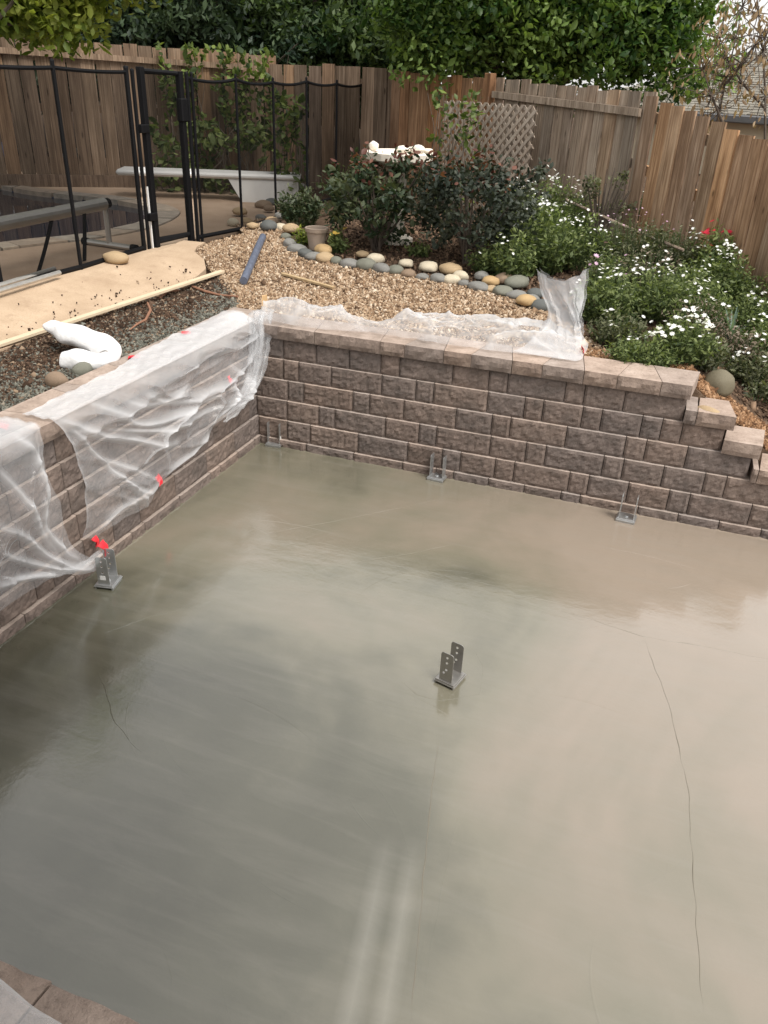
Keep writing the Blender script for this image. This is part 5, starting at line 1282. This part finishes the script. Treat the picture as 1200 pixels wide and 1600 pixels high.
bp('daisy_plant', 'white daisies at the right edge beside the bluish blades', (1195, 565), None, .28, .28, 1200, .022, L_BED, 26)
bp('daisy_plant', 'small daisy plant right of the olive boulder', (1165, 595), None, .20, .18, 800, .02, L_BED2, 12)
bp('dry_plant', 'brownish dry plant among the daisies near the right edge', (1150, 570), None, .22, .22, 700, .018, L_TWIG, 6)
bp('mauve_plant', 'small plant with mauve flowers behind the standing plastic end', (940, 470), None, .18, .34, 500, .022, L_BED, 10, P_PINK, .022)
bp('pink_plant', 'small pink flowered plant right of the red geranium', (1150, 470), None, .14, .30, 400, .024, L_BED, 7, P_PINK, .024)
bp('low_plant', 'small low plant under the dark shrub by the rocks', (655, 400), None, .12, .10, 200, .026, L_BED)
bp('low_plant', 'low green plant between the dark shrub and the rocks', (765, 428), None, .22, .22, 500, .026, L_BED, 4)
bp('orange_plant', 'small plant with an orange yellow flower right of the flower pot', (527, 395), None, .13, .18, 260, .026, L_BED, 5, P_YEL, .028)
bp('succulent', 'small yellow green plant left of the flower pot', (470, 383), None, .09, .14, 180, .024, L_BRIGHT)
bp('weed_plant', 'dark leafy plant behind the flower pot', (470, 352), None, .30, .34, 700, .034, L_ROSE)
bp('fence_foot_plant', 'green plants low beside the board fence behind the rose bush', (560, 330), None, .4, .45, 800, .04, L_ROSE)
bp('bed_filler_plant', 'low leafy plant at the foot of the light brown fence near its corner', (1005, 350), None, .38, .30, 1100, .022, L_BED2, 20)
bp('bed_filler_plant', 'low green plant between the two twiggy bushes', (960, 455), None, .3, .28, 1100, .022, L_BED2, 16)
bp('bed_filler_plant', 'green low plant between the daisies and the red geranium', (1065, 480), None, .28, .28, 1100, .022, L_BED, 18)
bp('bed_filler_plant', 'low plant at the right edge above the stepped caps', (1190, 625), None, .2, .14, 500, .02, L_BED2, 8)
bp('twiggy_plant', 'dry twiggy plant in the middle of the bed before the right fence', (1010, 455), None, .30, .30, 700, .014, L_TWIG, 8)
bp('twiggy_plant', 'dry twiggy plant behind the thick white daisy cluster', (1085, 530), None, .26, .26, 700, .014, L_TWIG, 10)
bp('bed_filler_plant', 'low olive plant right behind the standing plastic end near the mulch', (965, 540), None, .24, .20, 900, .02, L_BED2, 10)
bp('bed_filler_plant', 'low olive plant between the two daisy clumps above the boulder', (1100, 575), None, .2, .2, 800, .02, L_BED2, 8)
bp('bed_filler_plant', 'green filler plant at the right edge under the fence foot', (1160, 520), None, .26, .26, 1000, .022, L_BED, 12)
bp('bed_filler_plant', 'green filler plant left of the bluish blades', (1090, 500), None, .24, .24, 900, .022, L_BED, 14)
bp('yellow_green_plant', 'yellow green leafy plant among the daisies beside the dark shrub', (845, 400), None, .26, .42, 1000, .024, L_VINE, 18)
bp('yellow_green_plant', 'yellow green fine plant behind the broad daisy plant', (900, 385), None, .3, .36, 1000, .02, L_VINE, 24)
# bluish blades
def blades(label, px, n, h):
    p = gp(*px); root = empty('strap_leaf_plant', (p[0], p[1], G0(p[0], p[1])), label, 'plant', 'plants in the flower bed')
    for k in range(n):
        a = rng.uniform(0, 2*PI); sp_ = rng.uniform(.15, .8); hh = h*rng.uniform(.7, 1.1); v = []; m = 6
        side = np.array([-math.sin(a), math.cos(a), 0])
        for i in range(m+1):
            t = i/m; c_ = np.array([math.cos(a)*sp_*hh*t*t*.8, math.sin(a)*sp_*hh*t*t*.8, hh*(t-.25*sp_*t*t)]); w_h = side*.011*(1-t**3); v += [c_-w_h, c_+w_h]
        link('blade', npmesh(np.array(v), np.array([(2*i, 2*i+1, 2*i+3, 2*i+2) for i in range(m)]), L_BLUE, tint=np.full(len(v), rng.random())), root)
blades('clump of bluish green strap leaves near the right edge of the bed', (1135, 548), 16, .34)
blades('clump of pale strap leaves amid the daisies behind the plastic', (880, 385), 18, .30)
blades('strap leaves beside the silvery fence at the left of the bed', (810, 405), 14, .34)

# pot and bird bath
P = gp(495, 391); pot = empty('flower_pot', (P[0], P[1], P[2]+.01), 'plain tan grey clay flower pot among the river rocks', 'pot')
b = MB(); b.lathe([(.001, 0), (.075, 0), (.098, .16), (.112, .165), (.116, .20), (.108, .205), (.098, .20), (.092, .165), (.001, .165)], 24); b.build('body', M_POT, pot, smooth=False)
b = MB(); b.lathe([(.001, .172), (.05, .176), (.093, .168)], 16); b.build('soil', M_SOIL, pot)
p_ = far(626, 240, 8.3); zt = p_[2]; zb = G0(p_[0], p_[1]); bb = empty('bird_bath', (p_[0], p_[1], zb), 'cream stone bird bath rising behind the rose bush', 'bird bath')
hh = zt-zb
b = MB(); b.lathe([(.001, 0), (.16, 0), (.16, .05), (.07, .10), (.06, hh*.5), (.075, hh-.16), (.14, hh-.12), (.29, hh-.075), (.335, hh-.05), (.34, hh+.01), (.315, hh+.02), (.24, hh-.01), (.001, hh-.03)], 28); b.build('basin', M_CREAM, bb)
for (x, y, s, h_) in ((-.27, -.02, .04, .09), (.06, -.12, .05, .07), (.20, -.08, .05, .09), (.13, .05, .06, .06), (.27, .0, .04, .05)):
    bm = bmesh.new(); bmesh.ops.create_icosphere(bm, subdivisions=2, radius=1)
    for v in bm.verts: v.co = Vector((v.co.x*s*1.3*(1+.6*noise.noise(v.co*2+Vector((x*9, 0, 0)))), v.co.y*s, v.co.z*h_*.5*(1+.3*noise.noise(v.co*2.5+Vector((0, x*9, 0))))))
    me = bpy.data.meshes.new('stone_ornament'); bm.to_mesh(me); bm.free(); me.materials.append(M_CREAM); link('stone_ornament', me, bb, (x, y, hh+.02+h_*.35))

S.render.engine = 'CYCLES'
S.cycles.diffuse_bounces = 2; S.cycles.glossy_bounces = 2; S.cycles.transmission_bounces = 2; S.cycles.max_bounces = 4; S.cycles.use_light_tree = False; S.cycles.transparent_max_bounces = 9
